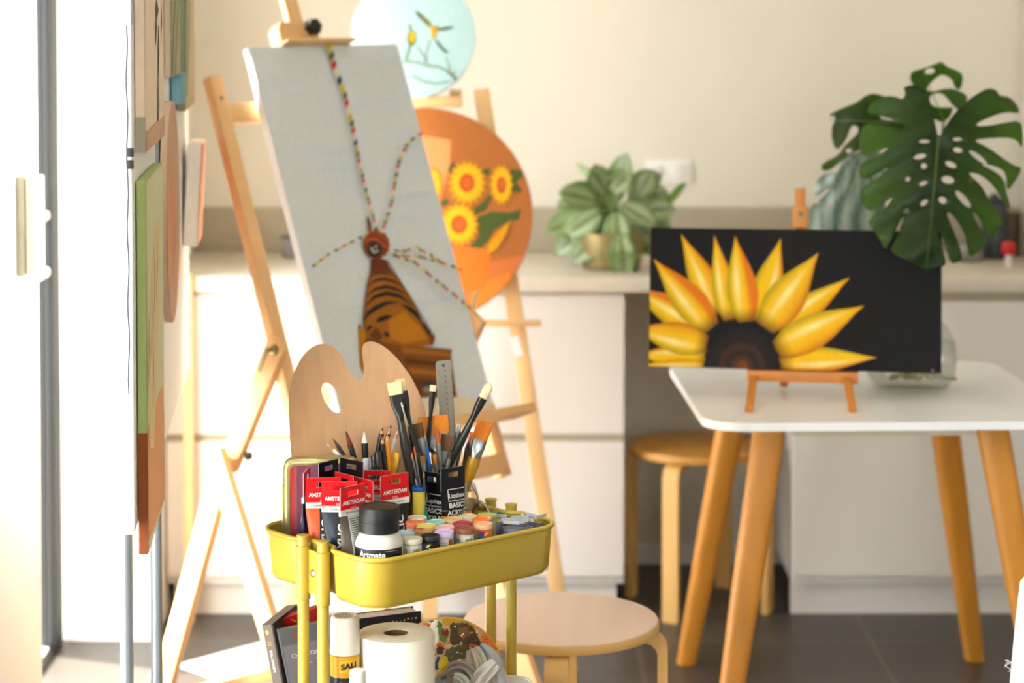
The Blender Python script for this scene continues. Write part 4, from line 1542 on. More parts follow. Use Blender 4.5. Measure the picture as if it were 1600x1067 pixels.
def ptube(px, Y, top, yaw, Wd, bodyc, label, head=C(206, 22, 28), band=C(214, 212, 206), strip=None, info=False, word=None, sub=None, side='ACRYLIC', hh=.041, capc=C(30, 30, 32), lean=(0, 0), group='standing paint tubes in the top tray', name='paint_tube', loc=None, low=None, d0=.0185, crimp=False, wm=1.0):
    base = loc or clampin(onfloor(px, Y), .166, .128)
    topz = at(px, top, Y).z if top else base.z + low
    H = topz - base.z
    t = thing(name, base, label, 'paint tube', group, R(yaw))
    m4 = MW[t.name]
    hw = Wd / 2

    def prof(z):
        q = max(0, min(1, (z - .03) / (H - hh - .012 - .03)))
        w_ = d0 + (hw - d0) * q ** .9
        d_ = d0 * (1 - q ** 1.5) + .0012 * q
        return w_, d_

    def sh(p):
        return m4 @ V((p[0] + lean[0] * p[2] / H, p[1] + lean[1] * p[2] / H, p[2]))
    n = 28
    zs_ = [.02, .024, .03] + [.03 + (H - hh - .01 - .03) * k / 9 for k in range(1, 10)]
    rings = []
    for z in zs_:
        w_, d_ = prof(z)
        if z < .022:
            w_, d_ = w_ * .55, d_ * .55
        elif z < .028:
            w_, d_ = w_ * .95, d_ * .95
        rings.append([sh((w_ * math.cos(a), d_ * math.sin(a), z)) for a in [2 * math.pi * k / n for k in range(n)]])

    def cc(i, j):
        a = 2 * math.pi * (j + .5) / n
        x, y = math.cos(a), math.sin(a)
        if strip is None:
            return bodyc
        if strip is not None and y < 0 and strip < x:
            return C(26, 26, 28) if not info else C(196, 194, 188)
        return bodyc
    bd = MB()
    bd.ring_loft(rings, cols=cc)
    bo_ = obj('tube_body', bd, M_shine, t)

    def front(x, z, e=.0006):
        w_, d_ = prof(z)
        u = max(-1, min(1, x / w_))
        return sh((x, -(d_ * math.sqrt(max(0, 1 - u * u)) + e), z))
    # white band and header card
    zb0, zb1 = H - hh - (.011 if band or not crimp else .0015), H - hh - .001
    if band:
        mb = MB(band)
        mb.prism([(-hw, zb0), (hw, zb0), (hw, zb1), (-hw, zb1)], -.0022, .0022, lambda x, z, y: sh((x, y, z)))
        obj('white_band', mb, M_print, t, smooth=0)
    mb = MB(head)
    xs = [-hw, -.26 * Wd, -.2 * Wd, .2 * Wd, .26 * Wd, hw]
    zt = H - .008
    zz = [zb1 if band else zb0, H - .02 if not crimp else H - .006, zt - .0085, zt - .004, zt, H]
    if crimp:
        mb.prism([(-hw, zb0), (hw, zb0), (hw, H), (-hw, H)], -.0016, .0016, lambda x, z, y: sh((x, y, z)))
    else:
        g_ = {}
        for s_ in (-.0007, .0007):
            for i, x in enumerate(xs):
                for j, z in enumerate(zz):
                    zq = z
                    if j == 1:
                        zq = zt - .011
                    g_[s_, i, j] = mb.bm.verts.new(sh((x * wm, s_ + .0012 * math.sin(x / hw * 1.5), zq)))
        hole = {(2, 2), (2, 3), (1, 2), (3, 2)} if wm == 1 else {(2, 3)}
        hole = {(2, 2), (2, 3)} if 1 else hole
        for s_ in (-.0007, .0007):
            for i in range(5):
                for j in range(5):
                    if (i, j) in hole:
                        continue
                    f = mb.bm.faces.new((g_[s_, i, j], g_[s_, i + 1, j], g_[s_, i + 1, j + 1], g_[s_, i, j + 1]))
                    mb.paintf(f)
        for lp in ([(i, 0) for i in range(6)] + [(5, j) for j in range(1, 6)] + [(i, 5) for i in range(4, -1, -1)] + [(0, j) for j in range(4, 0, -1)], [(2, 2), (3, 2), (3, 3), (3, 4), (2, 4), (2, 3)]):
            for a, b_ in zip(lp, lp[1:] + lp[:1]):
                f = mb.bm.faces.new((g_[-.0007, a[0], a[1]], g_[-.0007, b_[0], b_[1]], g_[.0007, b_[0], b_[1]], g_[.0007, a[0], a[1]]))
                mb.paintf(f, mixc(head, C(230, 230, 230), .5))
    hd_ = obj('header', mb, M_shine, t, smooth=0)
    obj('cap', MB(capc).lathe([(.0125, 0), (.013, .002), (.0122, .019), (.011, .021)], 20, None).xf(m4), M_print, t)
    lt_ = MB(C(224, 222, 216))
    any_ = False
    if word:
        any_ = True
        zc_ = H - hh * .62 if head[0] > .3 else H - hh * .5
        lt_.text(word, .0098, lambda x, y: sh((x, -.0032 if abs(y) > 9 else -.0026, zc_ + y - .004)), bold=.02, wide=.86)
        ic = [(-.006, .0), (.006, .0), (.006, .0075), (-.006, .0075)]
        for k in range(3):
            lt_.face([sh((-.0055 + k * .004, -.0024, zc_ - .017)), sh((-.0025 + k * .004, -.0024, zc_ - .017)), sh((-.0025 + k * .004, -.0024, zc_ - .0115)), sh((-.0055 + k * .004, -.0024, zc_ - .0115))], C(220, 120, 116))
    if sub:
        any_ = True
        lt_.text(sub, .0058, lambda x, y: sh((x, -.0027, (zb0 + zb1) / 2 + y)), C(60, 60, 62), wide=.95)
    if side and strip is not None and not info:
        any_ = True
        x0 = strip * d0 * 1.1 + .0098
        lt_.text(side, .0185, lambda x, y: front(x0 - y * .9, (H - hh) * .52 + x), bold=.025, wide=1.05)
    if info:
        any_ = True
        x0 = hw * (strip + 1) / 2
        rn = random.Random(5)
        for k in range(26):
            z = zb0 - .006 - k * .0036
            if z < .035:
                break
            w_ = prof(z)[0] * (1 - strip) * .8
            x1 = strip * prof(z)[0] + .003
            e_ = x1 + w_ * rn.uniform(.7, 1)
            lt_.grid([[front(x1 + (e_ - x1) * q / 4, z), front(x1 + (e_ - x1) * q / 4, z - .0013)] for q in range(5)], lambda i, j: C(96, 96, 98))
    if any_:
        obj('lettering', lt_, M_print, t, smooth=0, rec=False)
    else:
        lt_.bm.free()
    PROF[t.name] = prof
    return t, front, sh, H


PROF = {}
prof_of = lambda t, z: PROF[t.name](max(z, .026))


ptube(470, 3.80, 735, 82, .06, C(30, 24, 54), 'purple paint tube seen edge on, leftmost of the red topped tubes by the metal tin')
ptube(498, 3.765, 747, 3, .06, C(196, 84, 36), 'orange paint tube with a red header, second from the left in the tray', strip=-.3, word='AMSTERDAM', sub='Standard Series')
ptube(528, 3.735, 752, -4, .06, C(16, 24, 40), 'dark navy paint tube with a red header, between the orange and grey tubes', strip=-.22, word='AMSTERDAM', sub='Standard Series')
ptube(541, 3.70, 760, 46, .058, C(92, 84, 74), 'grey paint tube turned to its white text panel, left of the black lidded jar', strip=-.45, info=True, word='AMSTERDAM', sub='Standard Series', hh=.037)
ptube(567, 3.785, 748, -52, .052, C(60, 60, 64), 'paint tube whose red header shows slanted just above the black jar lid', word='AMSTERDAM', sub='Standard Series', hh=.034)
ptube(536, 3.79, 740, -50, .05, C(110, 100, 90), 'paint tube with only a slanting red header edge showing below the black tube headers', head=C(200, 20, 26))
ptube(585, 3.84, 735, -6, .056, C(40, 36, 38), 'dark paint tube with a red header, partly behind the brown tube', word='AMSTERDAM', sub='Standard Series')
ptube(615, 3.80, 741, 38, .06, C(52, 28, 24), 'dark brown paint tube with a red header, right of the black lidded jar', strip=-.05, word='AMSTERDAM', sub='Standard Series')
ptube(511, 3.828, 720, 50, .05, C(24, 24, 26), 'black tube header turned right, in front of the metal tin', head=C(18, 17, 20), band=None)
ptube(548, 3.815, 718, -44, .056, C(24, 24, 26), 'black tube header turned left, meeting its twin above the red tubes', head=C(18, 17, 20), band=None)


def basics(px, Y, top, yaw, Wd, low, label):
    t, front, sh, H = ptube(px, Y, top, yaw, Wd, C(16, 15, 16), label, head=C(19, 18, 19), band=None, hh=.03, capc=low, d0=.017, wm=.999)
    lo = MB(low)
    n = 28
    rings = []
    for z, s_ in ((.0195, .6), (.0235, 1.02), (.05, 1.01), (.075, 1.01), (H - .083, 1.01)):
        w_, d_ = prof_of(t, z)
        w_, d_ = w_ + .0005, d_ + .0005
        rings.append([sh((w_ * s_ * math.cos(a), d_ * s_ * math.sin(a), z)) for a in [2 * math.pi * k / n for k in range(n)]])
    obj('colour_window', lo.ring_loft(rings), M_shine, t)
    lt_ = MB(C(220, 220, 220))
    xo = .006
    z0 = H - .066
    lt_.text('BASICS', .0118, lambda x, y: front(xo + x, z0 + y), bold=.02)
    lt_.text('ACRYLIC', .0118, lambda x, y: front(xo + x, z0 - .0125 + y), bold=.02, wide=.92)
    lt_.text('Liquitex', .0115, lambda x, y: front(xo + x, z0 + .0165 + y), bold=.01, wide=.9)
    for z in (z0 + .0275, z0 + .0075):
        lt_.grid([[front(xo - .017 + .034 * q / 6, z), front(xo - .017 + .034 * q / 6, z + .0012)] for q in range(7)])
    lt_.grid([[front(xo - .0185, z0 + .0075 + .021 * q / 3), front(xo - .017, z0 + .0075 + .021 * q / 3)] for q in range(4)])
    lt_.grid([[front(-.024 + .008 * q / 3, z0 - .008), front(-.024 + .008 * q / 3, z0 - .0072)] for q in range(4)])
    obj('lettering', lt_, M_print, t, smooth=0, rec=False)


basics(675, 3.90, 738, -38, .05, C(200, 16, 22), 'black squeeze tube with a red lower end, left of its orange ended twin')
basics(707, 3.885, 730, 36, .052, C(226, 140, 20), 'black squeeze tube with an orange lower end, in front of the glass brush jar')

# little grey metal tubes packed crimp up at the right end
sil, slab = C(112, 116, 128), C(96, 100, 114)
ST = [(779, 812, 8), (796, 818, -4), (812, 814, 6), (832, 811, -44), (846, 813, 52), (826, 823, 8), (806, 824, -14), (838, 820, -58)]
TXT = ['with its round white mark facing out', 'leaning against its neighbours', 'in the middle of the bunch', 'crimp turned away to the left', 'nearest the rounded tray corner', 'lying closest to the front rim', 'behind the peach paint pot', 'tilted into the tray corner']
for k, (px, py, yw) in enumerate(ST):
    Y = F * (CH - .742) / py
    t, front, sh, H = ptube(px, Y, None, yw, .029, sil, 'small grey metal paint tube, ' + TXT[k], head=C(172, 174, 180), band=None, hh=.004, crimp=True, d0=.0085, group='small grey metal paint tubes', capc=C(230, 230, 230), name='metal_paint_tube', loc=clampin(onfloor(px, Y), .182, .142), low=.744 - FZ)
    lt_ = MB(slab)
    lt_.grid([[front(-.0115 + .023 * q / 6, H - .018), front(-.0115 + .023 * q / 6, H - .042)] for q in range(7)])
    for z in (H - .022, H - .027, H - .031):
        lt_.grid([[front(-.008 + .013 * q / 4, z, .0009), front(-.008 + .013 * q / 4, z - .0016, .0009)] for q in range(5)], lambda i, j: C(88, 90, 100))
    if k in (1, 5):
        lt_.face([front(.0045 * math.cos(a), H - .027 + .0045 * math.sin(a), .0012) for a in [2 * math.pi * q / 16 for q in range(16)]], C(226, 228, 230))
    obj('label_print', lt_, M_print, t, smooth=0, rec=False)

# ------------------------------------------------------------------ paint pots
pots = [(643, 847, (206, 200, 180), 'cream', 'at the front beside the black lidded jar', 'bar'), (671.5, 842.5, (38, 37, 38), 'black', 'in the front row', 'blk'), (692.5, 836.5, (196, 180, 220), 'lavender', 'in the front row', 'txt'),
        (722.5, 830.5, (142, 82, 58), 'brown', 'in the front row', 'bar'), (754.6, 823.5, (222, 170, 128), 'peach', 'with a bright label ending the front row', 'pal'),
        (634, 838, (178, 212, 224), 'pale blue', 'half hidden behind the black lidded jar', None), (658, 833.5, (190, 152, 96), 'ochre and red smeared', 'behind the black pot', None), (689, 829, (230, 180, 176), 'pink', 'behind the lavender pot', None),
        (721.5, 823, (168, 62, 76), 'magenta red', 'behind the brown pot', None), (754, 816.5, (238, 112, 44), 'bright orange', 'behind the peach pot', None),
        (629.5, 823, (232, 124, 84), 'coral orange', 'just right of the black jar lid', None), (656, 825, (224, 208, 116), 'pale yellow', 'behind the ochre smeared pot', None), (679.5, 821, (146, 206, 186), 'mint green', 'behind the pink pot', None),
        (707.5, 817, (214, 178, 124), 'tan', 'in front of the orange ended black tube', None), (730, 812, (204, 190, 150), 'beige', 'in the back row', None), (760, 810.5, (172, 164, 56), 'olive yellow', 'in the back row behind the orange pot', None), (649, 815.5, (232, 226, 214), 'white', 'in the back row below the yellow brush cup', None)]
pr_ = .0168
P2 = [V((onfloor(px, F * (CH - .747) / py).x, F * (CH - .747) / py)) for px, py, *_ in pots]
jar0 = TC + TU * -.1545 + TV * -.1125 + Z1 * FZ
fixed = [(V((jar0.x, jar0.y)), .04), (V((onfloor(675, 3.9).x, 3.9)), .0185), (V((onfloor(707, 3.885).x, 3.885)), .0185), (V((onfloor(615, 3.8).x, 3.8)), .019), (V((onfloor(653, 3.872).x, 3.872)), .0125)]
fixed += [(V((onfloor(px, F * (CH - .738) / py).x, F * (CH - .738) / py)), .009) for px, py, _ in ST[:3]]
for it in range(120):
    for i in range(len(P2)):
        for j in range(i):
            d_ = P2[i] - P2[j]
            if d_.length < 2 * pr_ + .0006:
                e = d_.normalized() * (2 * pr_ + .0006 - d_.length) * .5
                P2[i] += e
                P2[j] -= e
        for q, rr in fixed:
            d_ = P2[i] - q
            if d_.length < pr_ + rr:
                P2[i] += d_.normalized() * (pr_ + rr - d_.length) * .6
        v = (P2[i] - V((TC.x, TC.y))).dot(V((TV.x, TV.y)))
        if v < -LY + .0085 + pr_:
            P2[i] += V((TV.x, TV.y)) * (-LY + .0085 + pr_ - v)
for (px, py, c, cn, where, lb_), q in zip(pots, P2):
    t = thing('paint_pot', (q.x, q.y, FZ), 'small paint pot with a %s lid, %s' % (cn, where), 'paint pot', 'little lidded paint pots in the top tray', R(random.uniform(0, 20)))
    m4 = MW[t.name]
    zt = .747 - FZ
    lc_ = C(*c)
    bodyc = {'bar': C(200, 194, 176), 'blk': C(34, 33, 34), 'txt': C(216, 208, 214), 'pal': C(220, 116, 60)}.get(lb_, mixc(lc_, C(210, 205, 195), .4))
    obj('pot', MB(bodyc).lathe([(.0145, 0), (.0155, .002), (.0158, zt - .0105), (.014, zt - .009)], 28).xf(m4), M_print, t)
    ld = MB(lc_)
    sm = lambda i, j: mixc(lc_, C(176, 50, 40), .8) if cn.startswith('ochre') and 6 < j < 13 and i > 3 else (C(220, 190, 60) if cn == 'white' and i > 6 and j % 5 < 3 else lc_)
    ld.lathe([(.0162, zt - .0085), (pr_, zt - .008), (pr_, zt - .002), (.0162, zt - .0004), (.0148, zt), (.0142, zt - .001), (.008, zt - .0012), (.0004, zt - .0012)], 30, cols=sm)
    obj('lid', ld.xf(m4), M_shine, t)
    if lb_:
        lb2 = MB()
        rzi = -t.rotation_euler.z

        def on(u, z, e=.0002):  # u: arc metres, 0 faces the viewer
            a = -math.pi / 2 + rzi + u / .0158 - .05
            return m4 @ V(((.0158 + e) * math.cos(a), (.0158 + e) * math.sin(a), z))

        def patch(u0, u1, z0, z1, c_, e=.0004):
            lb2.grid([[on(u0 + (u1 - u0) * k / 6, z0, e), on(u0 + (u1 - u0) * k / 6, z1, e)] for k in range(7)], lambda i, j: c_)
        za, zc_ = .03, zt - .011
        if lb_ == 'bar':
            for u0, u1 in ((-.022, -.004), (-.001, .02)):
                patch(u0, u1, za, zc_ - .002, C(212, 208, 196))
                for k in range(7):
                    patch(u0 + .003 + k * .0018, u0 + .0038 + k * .0018, zc_ - .012, zc_ - .005, C(70, 66, 64), .0007)
                patch(u0 + .002, u1 - .003, zc_ - .0155, zc_ - .0145, C(90, 86, 84), .0007)
        elif lb_ == 'txt':
            for k in range(4):
                patch(-.012 + .001 * k, .006, zc_ - .006 - k * .003, zc_ - .0052 - k * .003, C(120, 110, 120), .0007)
            patch(.009, .013, za, zc_, C(206, 40, 30))
            patch(.013, .018, za, zc_, C(50, 150, 60), .0006)
        else:
            if lb_ == 'pal':
                patch(-.02, -.0105, za, zc_, C(206, 204, 200))
                for k in range(4):
                    patch(-.0185, -.0125, zc_ - .005 - k * .003, zc_ - .004 - k * .003, C(110, 110, 110), .0007)
                patch(-.0105, .006, za, zc_, C(208, 40, 34))
            u_ = -.001 if lb_ == 'pal' else -.008
            for du, dz, rr, c_ in ((-.0055, -.0065, .0042, (60, 160, 60)), (.0, -.0045, .004, (110, 50, 150)), (0, -.011, .0056, (40, 96, 190))):
                pts = [on(u_ + du + rr * math.cos(a), zc_ + dz + rr * math.sin(a), .0008 + .0001 * rr * 1000) for a in [2 * math.pi * k / 16 for k in range(16)]]
                lb2.face(pts, C(*c_))
            lb2.face([on(u_ + .003, zc_ - .007, .0016), on(u_ + .006, zc_ - .0075, .0016), on(u_ + .0105, zc_ - .001, .0016), on(u_ + .005, zc_ - .0025, .0016)], C(222, 206, 40))
            if lb_ == 'blk':
                lb2.text('DAILY', .006, lambda x, y: on(.007 + x, zc_ - .0105 + y, .0009), C(220, 220, 220), bold=.02)
        obj('label_print', lb2, M_print, t, smooth=0, rec=False)

# ------------------------------------------------------------------ white jar with the black lid
t = thing('gesso_jar', jar0, 'big white plastic jar with a black screw lid at the front tray corner', 'jar')
m4 = MW[t.name]
zt = at(588, 790, jar0.y).z - FZ
JR = .0395
zl = zt - .043
obj('jar_body', MB(C(206, 201, 191)).lathe([(JR - .003, 0), (JR, .003), (JR, zl - .018), (JR - .0012, zl - .013), (JR - .006, zl - .004), (JR - .0085, zl), (JR - .0085, zl + .004)], 56).xf(m4), M_print, t)
M_lid = mat('black_lid', (17, 17, 18), .42, spec=.35, bump=.04, bscale=300)
obj('lid', MB().lathe([(.0325, zl + .001), (.0335, zl + .002), (.0335, zl + .0195), (.033, zl + .02), (.033, zl + .021), (.0335, zl + .0215), (.0335, zt - .002), (.0325, zt), (.0295, zt - .0002), (.0285, zt - .0012), (.0005, zt - .0012)], 56).xf(m4), M_lid, t)
lb2 = MB()


def onj(u, z, e=.0003):
    a = -math.pi / 2 + u / JR + .04
    return m4 @ V(((JR + e) * math.cos(a), (JR + e) * math.sin(a), z))


zc_ = zl - .0305
lb2.grid([[onj(-.058 + .108 * k / 24, .02), onj(-.058 + .108 * k / 24, zl - .0215)] for k in range(25)], lambda i, j: C(30, 29, 30))
lb2.text('Artmate', .0135, lambda x, y: onj(x - .012, zc_ + y, .0008), C(226, 226, 222), bold=.03)
lb2.grid([[onj(.01 + .022 * k / 6, zc_ + .0055, .0008), onj(.01 + .022 * k / 6, zc_ + .0063, .0008)] for k in range(7)], lambda i, j: C(150, 150, 148))
obj('label_print', lb2, M_print, t, smooth=0, rec=False)

# ------------------------------------------------------------------ metal tin
tb = onfloor(500, 3.878)
t = thing('pencil_tin', tb, 'pale gold metal tin standing upright behind the red tubes, purple pink window in its lid', 'tin', rz=R(5))
m4 = MW[t.name]
zt = at(498, 714, 3.878).z - FZ
hw, hz = .066, zt / 2
f_ = lambda x, z, y: m4 @ V((x, y, z + hz))
M_tin = mat('gold_tin', (196, 182, 128), .3, .75)
obj('tin_body', MB().prism(rrect(hw, hz, .018, 8), -.0115, .0125, f_, bev=.003), M_tin, t)
fr_o, fr_i = rrect(hw - .004, hz - .004, .016, 8), rrect(hw - .012, hz - .012, .01, 8)
mb = MB()
rg = [[f_(x, z, y) for x, z in lp] for lp, y in ((fr_o, -.011), (fr_o, -.0135), (rrect(hw - .008, hz - .008, .013, 8), -.0148), (fr_i, -.0135), (fr_i, -.0122))]
mb.ring_loft(rg, False, False)
obj('lid_frame', mb, M_tin, t)
win = Canvas(m4 @ V((0, -.0122, hz)), (m4.to_3x3() @ V((1, 0, 0))), Z1, 2 * hw - .022, 2 * hz - .022, .0006, C(134, 76, 96))
win.local([(-.06, -.09), (-.047, -.09), (-.047, .1), (-.06, .1)], C(196, 60, 56))
win.local([(-.047, -.09), (-.042, -.09), (-.042, .1), (-.047, .1)], C(150, 96, 110))
for k in range(5):
    win.local([(-.04 + k * .02, .05), (-.026 + k * .02, .05), (-.026 + k * .02, .085), (-.04 + k * .02, .085)], mixc(C(134, 76, 96), C(110, 70, 110), k / 5))
obj('lid_window', win.mb, M_shine, t, smooth=0, rec=False)
obj('hinge', MB().tube([m4 @ V((-hw - .0015, -.006, .05)), m4 @ V((-hw - .0015, -.006, .15))], .0022, 8), M_tin, t)

# ------------------------------------------------------------------ wooden palette
yb_, tilt = 3.935, R(10)
np_ = V((0, -math.cos(tilt), math.sin(tilt)))
po_ = V((at(560, 800, yb_).x, yb_, FZ))
hp_ = thing('wooden_palette', po_, 'large plain plywood painter\'s palette with a thumb hole, standing at the back of the trolley', 'palette')
outl = [(520, 862), (492, 815), (466, 765), (456, 722), (453, 690), (452, 655), (451, 622), (455, 595), (464, 570), (477, 550), (492, 539), (508, 536.5), (522, 542), (531, 552), (538, 565), (545, 579), (552, 590), (559, 594), (566, 589), (569, 578), (567, 562), (565, 547), (568, 537), (577, 533), (589, 535), (604, 544), (623, 562), (642, 588), (657, 618), (668, 655), (672, 690), (666, 720), (642, 760), (610, 805), (585, 862)]
hole = [(518.5 + 15.5 * math.cos(a) * math.cos(-.28) - 23.5 * math.sin(a) * math.sin(.28) * -1, 621.5 + 23.5 * math.sin(a) + 4 * math.cos(a)) for a in [2 * math.pi * k / 28 for k in range(28)]]
out = smoothloop(outl, 2)
pts = out + hole
ed = [(i, (i + 1) % len(out)) for i in range(len(out))] + [(len(out) + i, len(out) + (i + 1) % 28) for i in range(28)]
vv, ee, ff, *_ = delaunay_2d_cdt([V(p) for p in pts], ed, [], 0, 1e-5)
mb = MB()
fr_ = [mb.bm.verts.new(onplane(v.x, v.y, po_, np_)) for v in vv]
bk_ = [mb.bm.verts.new(onplane(v.x, v.y, po_, np_) - np_ * .0045) for v in vv]
for f in ff:
    cx = sum(vv[i].x for i in f) / 3
    cy = sum(vv[i].y for i in f) / 3
    if inside(cx, cy, out) and not inside(cx, cy, hole):
        mb.bm.faces.new([fr_[i] for i in f])
        mb.bm.faces.new([bk_[i] for i in reversed(f)])
for f in list(mb.bm.edges):
    if len(f.link_faces) == 1 and f.verts[0] in fr_ and f.verts[1] in fr_:
        a, b_ = (fr_.index(v) for v in f.verts)
        mb.bm.faces.new((fr_[a], fr_[b_], bk_[b_], bk_[a]))
obj('board', mb, M_ply, hp_, smooth=30)

# ------------------------------------------------------------------ holders
def tubcup(name, base, r0, r1, h, m, label, cat, wall=.002):
    o_ = obj(name, MB().lathe([(r0, 0), (r1, h), (r1 - wall, h), (r0 - wall, .004), (.001, .004)], 40), m, origin=(0, 0, 0))
    o_.location = base
    return tag(o_, label, cat)


tubcup('pencil_cup', onfloor(611, 3.893), .034, .037, .135, M_clear, 'smoky clear plastic cup of pencils behind the brown red headed tube', 'cup')
jb = onfloor(702, 3.972)
t = thing('brush_jar', jb, 'clear glass clip top jar full of brushes behind the two black squeeze tubes', 'jar')
m4 = MW[t.name]
jz = at(700, 748, 3.972).z - FZ
obj('jar_glass', MB().lathe([(.04, 0), (.046, .004), (.047, jz - .035), (.041, jz - .022), (.041, jz - .012), (.045, jz - .008), (.045, jz), (.0415, jz), (.0385, jz - .02), (.0435, jz - .037), (.043, .008), (.001, .007)], 48).xf(m4), M_glass, t)
obj('wire_ring', MB().tube([m4 @ V((.0425 * math.cos(a), .0425 * math.sin(a), jz - .017)) for a in [2 * math.pi * k / 40 for k in range(41)]], .0014, 6), M_steel, t)
obj('wire_clip', MB().tube([m4 @ V(p) for p in ((.043, -.006, jz - .017), (.05, -.008, jz - .03), (.052, -.004, jz - .055), (.05, .002, jz - .03), (.044, .006, jz - .01))], .0015, 6), M_steel, t)
# curved steel band beside it
cb_ = at(752, 800, 3.93)
t = thing('steel_band', (cb_.x, 3.93, FZ), 'curved shiny steel band looped beside the glass brush jar in the trolley', 'clip')
pth = [at(px, py, 3.93) for px, py in ((738, 840), (737, 815), (739, 798), (744, 787), (751, 784), (758, 789), (763, 798), (766, 812), (766, 840))]
b2 = MB().tube(pth, .0075, 10, flat=.35, side=V((0, 1, 0)))
obj('band', b2, M_chrome, t)
pth = [at(px, py, 3.915) for px, py in ((742, 840), (743, 810), (747, 801), (752, 801), (757, 810), (757, 840))]
obj('inner_band', MB().tube(pth, .006, 10, flat=.35, side=V((0, 1, 0))), M_chrome, t)


def lyingtube(name, a, b_, r, c, c2, label):
    a, b_ = V(a), V(b_)
    ax = (b_ - a).normalized()
    sd = ax.cross(Z1).normalized()
    up_ = sd.cross(ax)
    base = (a + b_) / 2
    t = thing(name, base - Z1 * r, label, 'paint tube', 'bright plastic paint tubes lying in the top tray')
    L_ = (b_ - a).length
    rings = []
    for s_, w_, h_ in ((0, r * .5, r * .5), (.03, r, r), (.5, r * 1.05, r * .8), (.9, r * 1.25, r * .25), (1, r * 1.3, r * .1)):
        rings.append([a + ax * (L_ * s_) + sd * (w_ * math.cos(q)) + up_ * (h_ * math.sin(q)) for q in [2 * math.pi * k / 18 for k in range(18)]])
    obj('tube_body', MB(c).ring_loft(rings), M_shine, t)
    obj('cap', MB(c2).tube([a - ax * .016, a + ax * .001], r * .55, 14), M_print, t)
    return t


lyingtube('paint_tube', at(693, 812, 3.925) , at(737, 801, 3.925), .009, C(232, 146, 20), C(236, 150, 30), 'yellow orange tube lying behind the tan and beige pots')
lyingtube('paint_tube', at(772, 812, 3.885), at(748, 806, 3.925), .008, C(212, 202, 36), C(222, 214, 60), 'lime yellow tube lying beside the olive pot')
lyingtube('paint_tube', at(779, 806, 3.935), at(758, 799, 3.95), .007, C(46, 112, 132), C(60, 130, 150), 'teal blue tube lying behind the lime yellow one')
q = onfloor(765.5, 3.835)
t = thing('paint_bottle', q, 'slim blue grey bottle squeezed between the peach pot and the metal tubes', 'bottle')
obj('bottle_body', MB(C(90, 140, 158)).lathe([(.006, 0), (.0065, .002), (.0065, .085), (.005, .092)], 16).xf(MW[t.name]), M_print, t)
obj('cap', MB(C(130, 170, 184)).lathe([(.005, .092), (.005, .1), (.004, .101)], 14).xf(MW[t.name]), M_print, t)
q = onfloor(814, 3.9)
t = thing('white_clip', (q.x, 3.9, FZ), 'little white plastic peg poking up behind the grey metal tubes', 'clip')
m4 = MW[t.name]
zc_ = at(814, 806, 3.9).z - FZ
obj('prong', MB().bx(-.0045, -.0012, -.003, .003, 0, zc_, bev=.0008).xf(m4), M_white, t)
obj('prong', MB().bx(.0012, .0045, -.003, .003, 0, zc_ + .003, bev=.0008).xf(m4), M_white, t)
obj('grip', MB().bx(-.006, .006, -.0035, .0035, zc_ - .022, zc_ - .01, bev=.001).xf(m4), M_white, t)


# ------------------------------------------------------------------ brushes and pencils
def stick(name, label, cat, tip, low, Yt, Yl, parts, L=None, group=None, zmin=FZ + .008, w3=None):
    """parts: (part name, material, colour, [(metres from tip, half width, half thickness)])"""
    a, b_ = at(*tip, Yt), at(*low, Yl)
    ax = (b_ - a).normalized()
    tot = parts[-1][3][-1][0]
    if L is None:
        L = tot
    if ax.z < 0:
        L = min(L, (a.z - zmin) / -ax.z)
    sd = V((1, 0, 0)) if w3 is None else w3
    sd = (sd - ax * sd.dot(ax)).normalized()
    th_ = ax.cross(sd)
    end = a + ax * L
    t = thing(name, end, label, cat, group)
    for pn, m, c, prof in parts:
        rings = []
        for d_, hw_, ht in prof:
            d_ = min(d_, L)
            q = a + ax * d_
            r_ = min(hw_, ht)
            rings.append([q + sd * x + th_ * y for x, y in rrect(hw_, ht, r_ * .98, 3)])
        obj(pn, MB(c).ring_loft(rings), m, t)
    return t


def dg(px):
    return px / 900.


BL, DKG, CRM, ORG, BRN_ = C(18, 18, 19), C(48, 54, 54), C(226, 206, 160), C(222, 124, 24), C(84, 52, 24)
M_br = mat('bristle', (255, 255, 255), .7, attr=True, var=.12, vscale=(700, 700, 30))
M_hd = mat('handle', (255, 255, 255), .3, attr=True, coat=.2)
GB = 'brushes standing in the top tray'


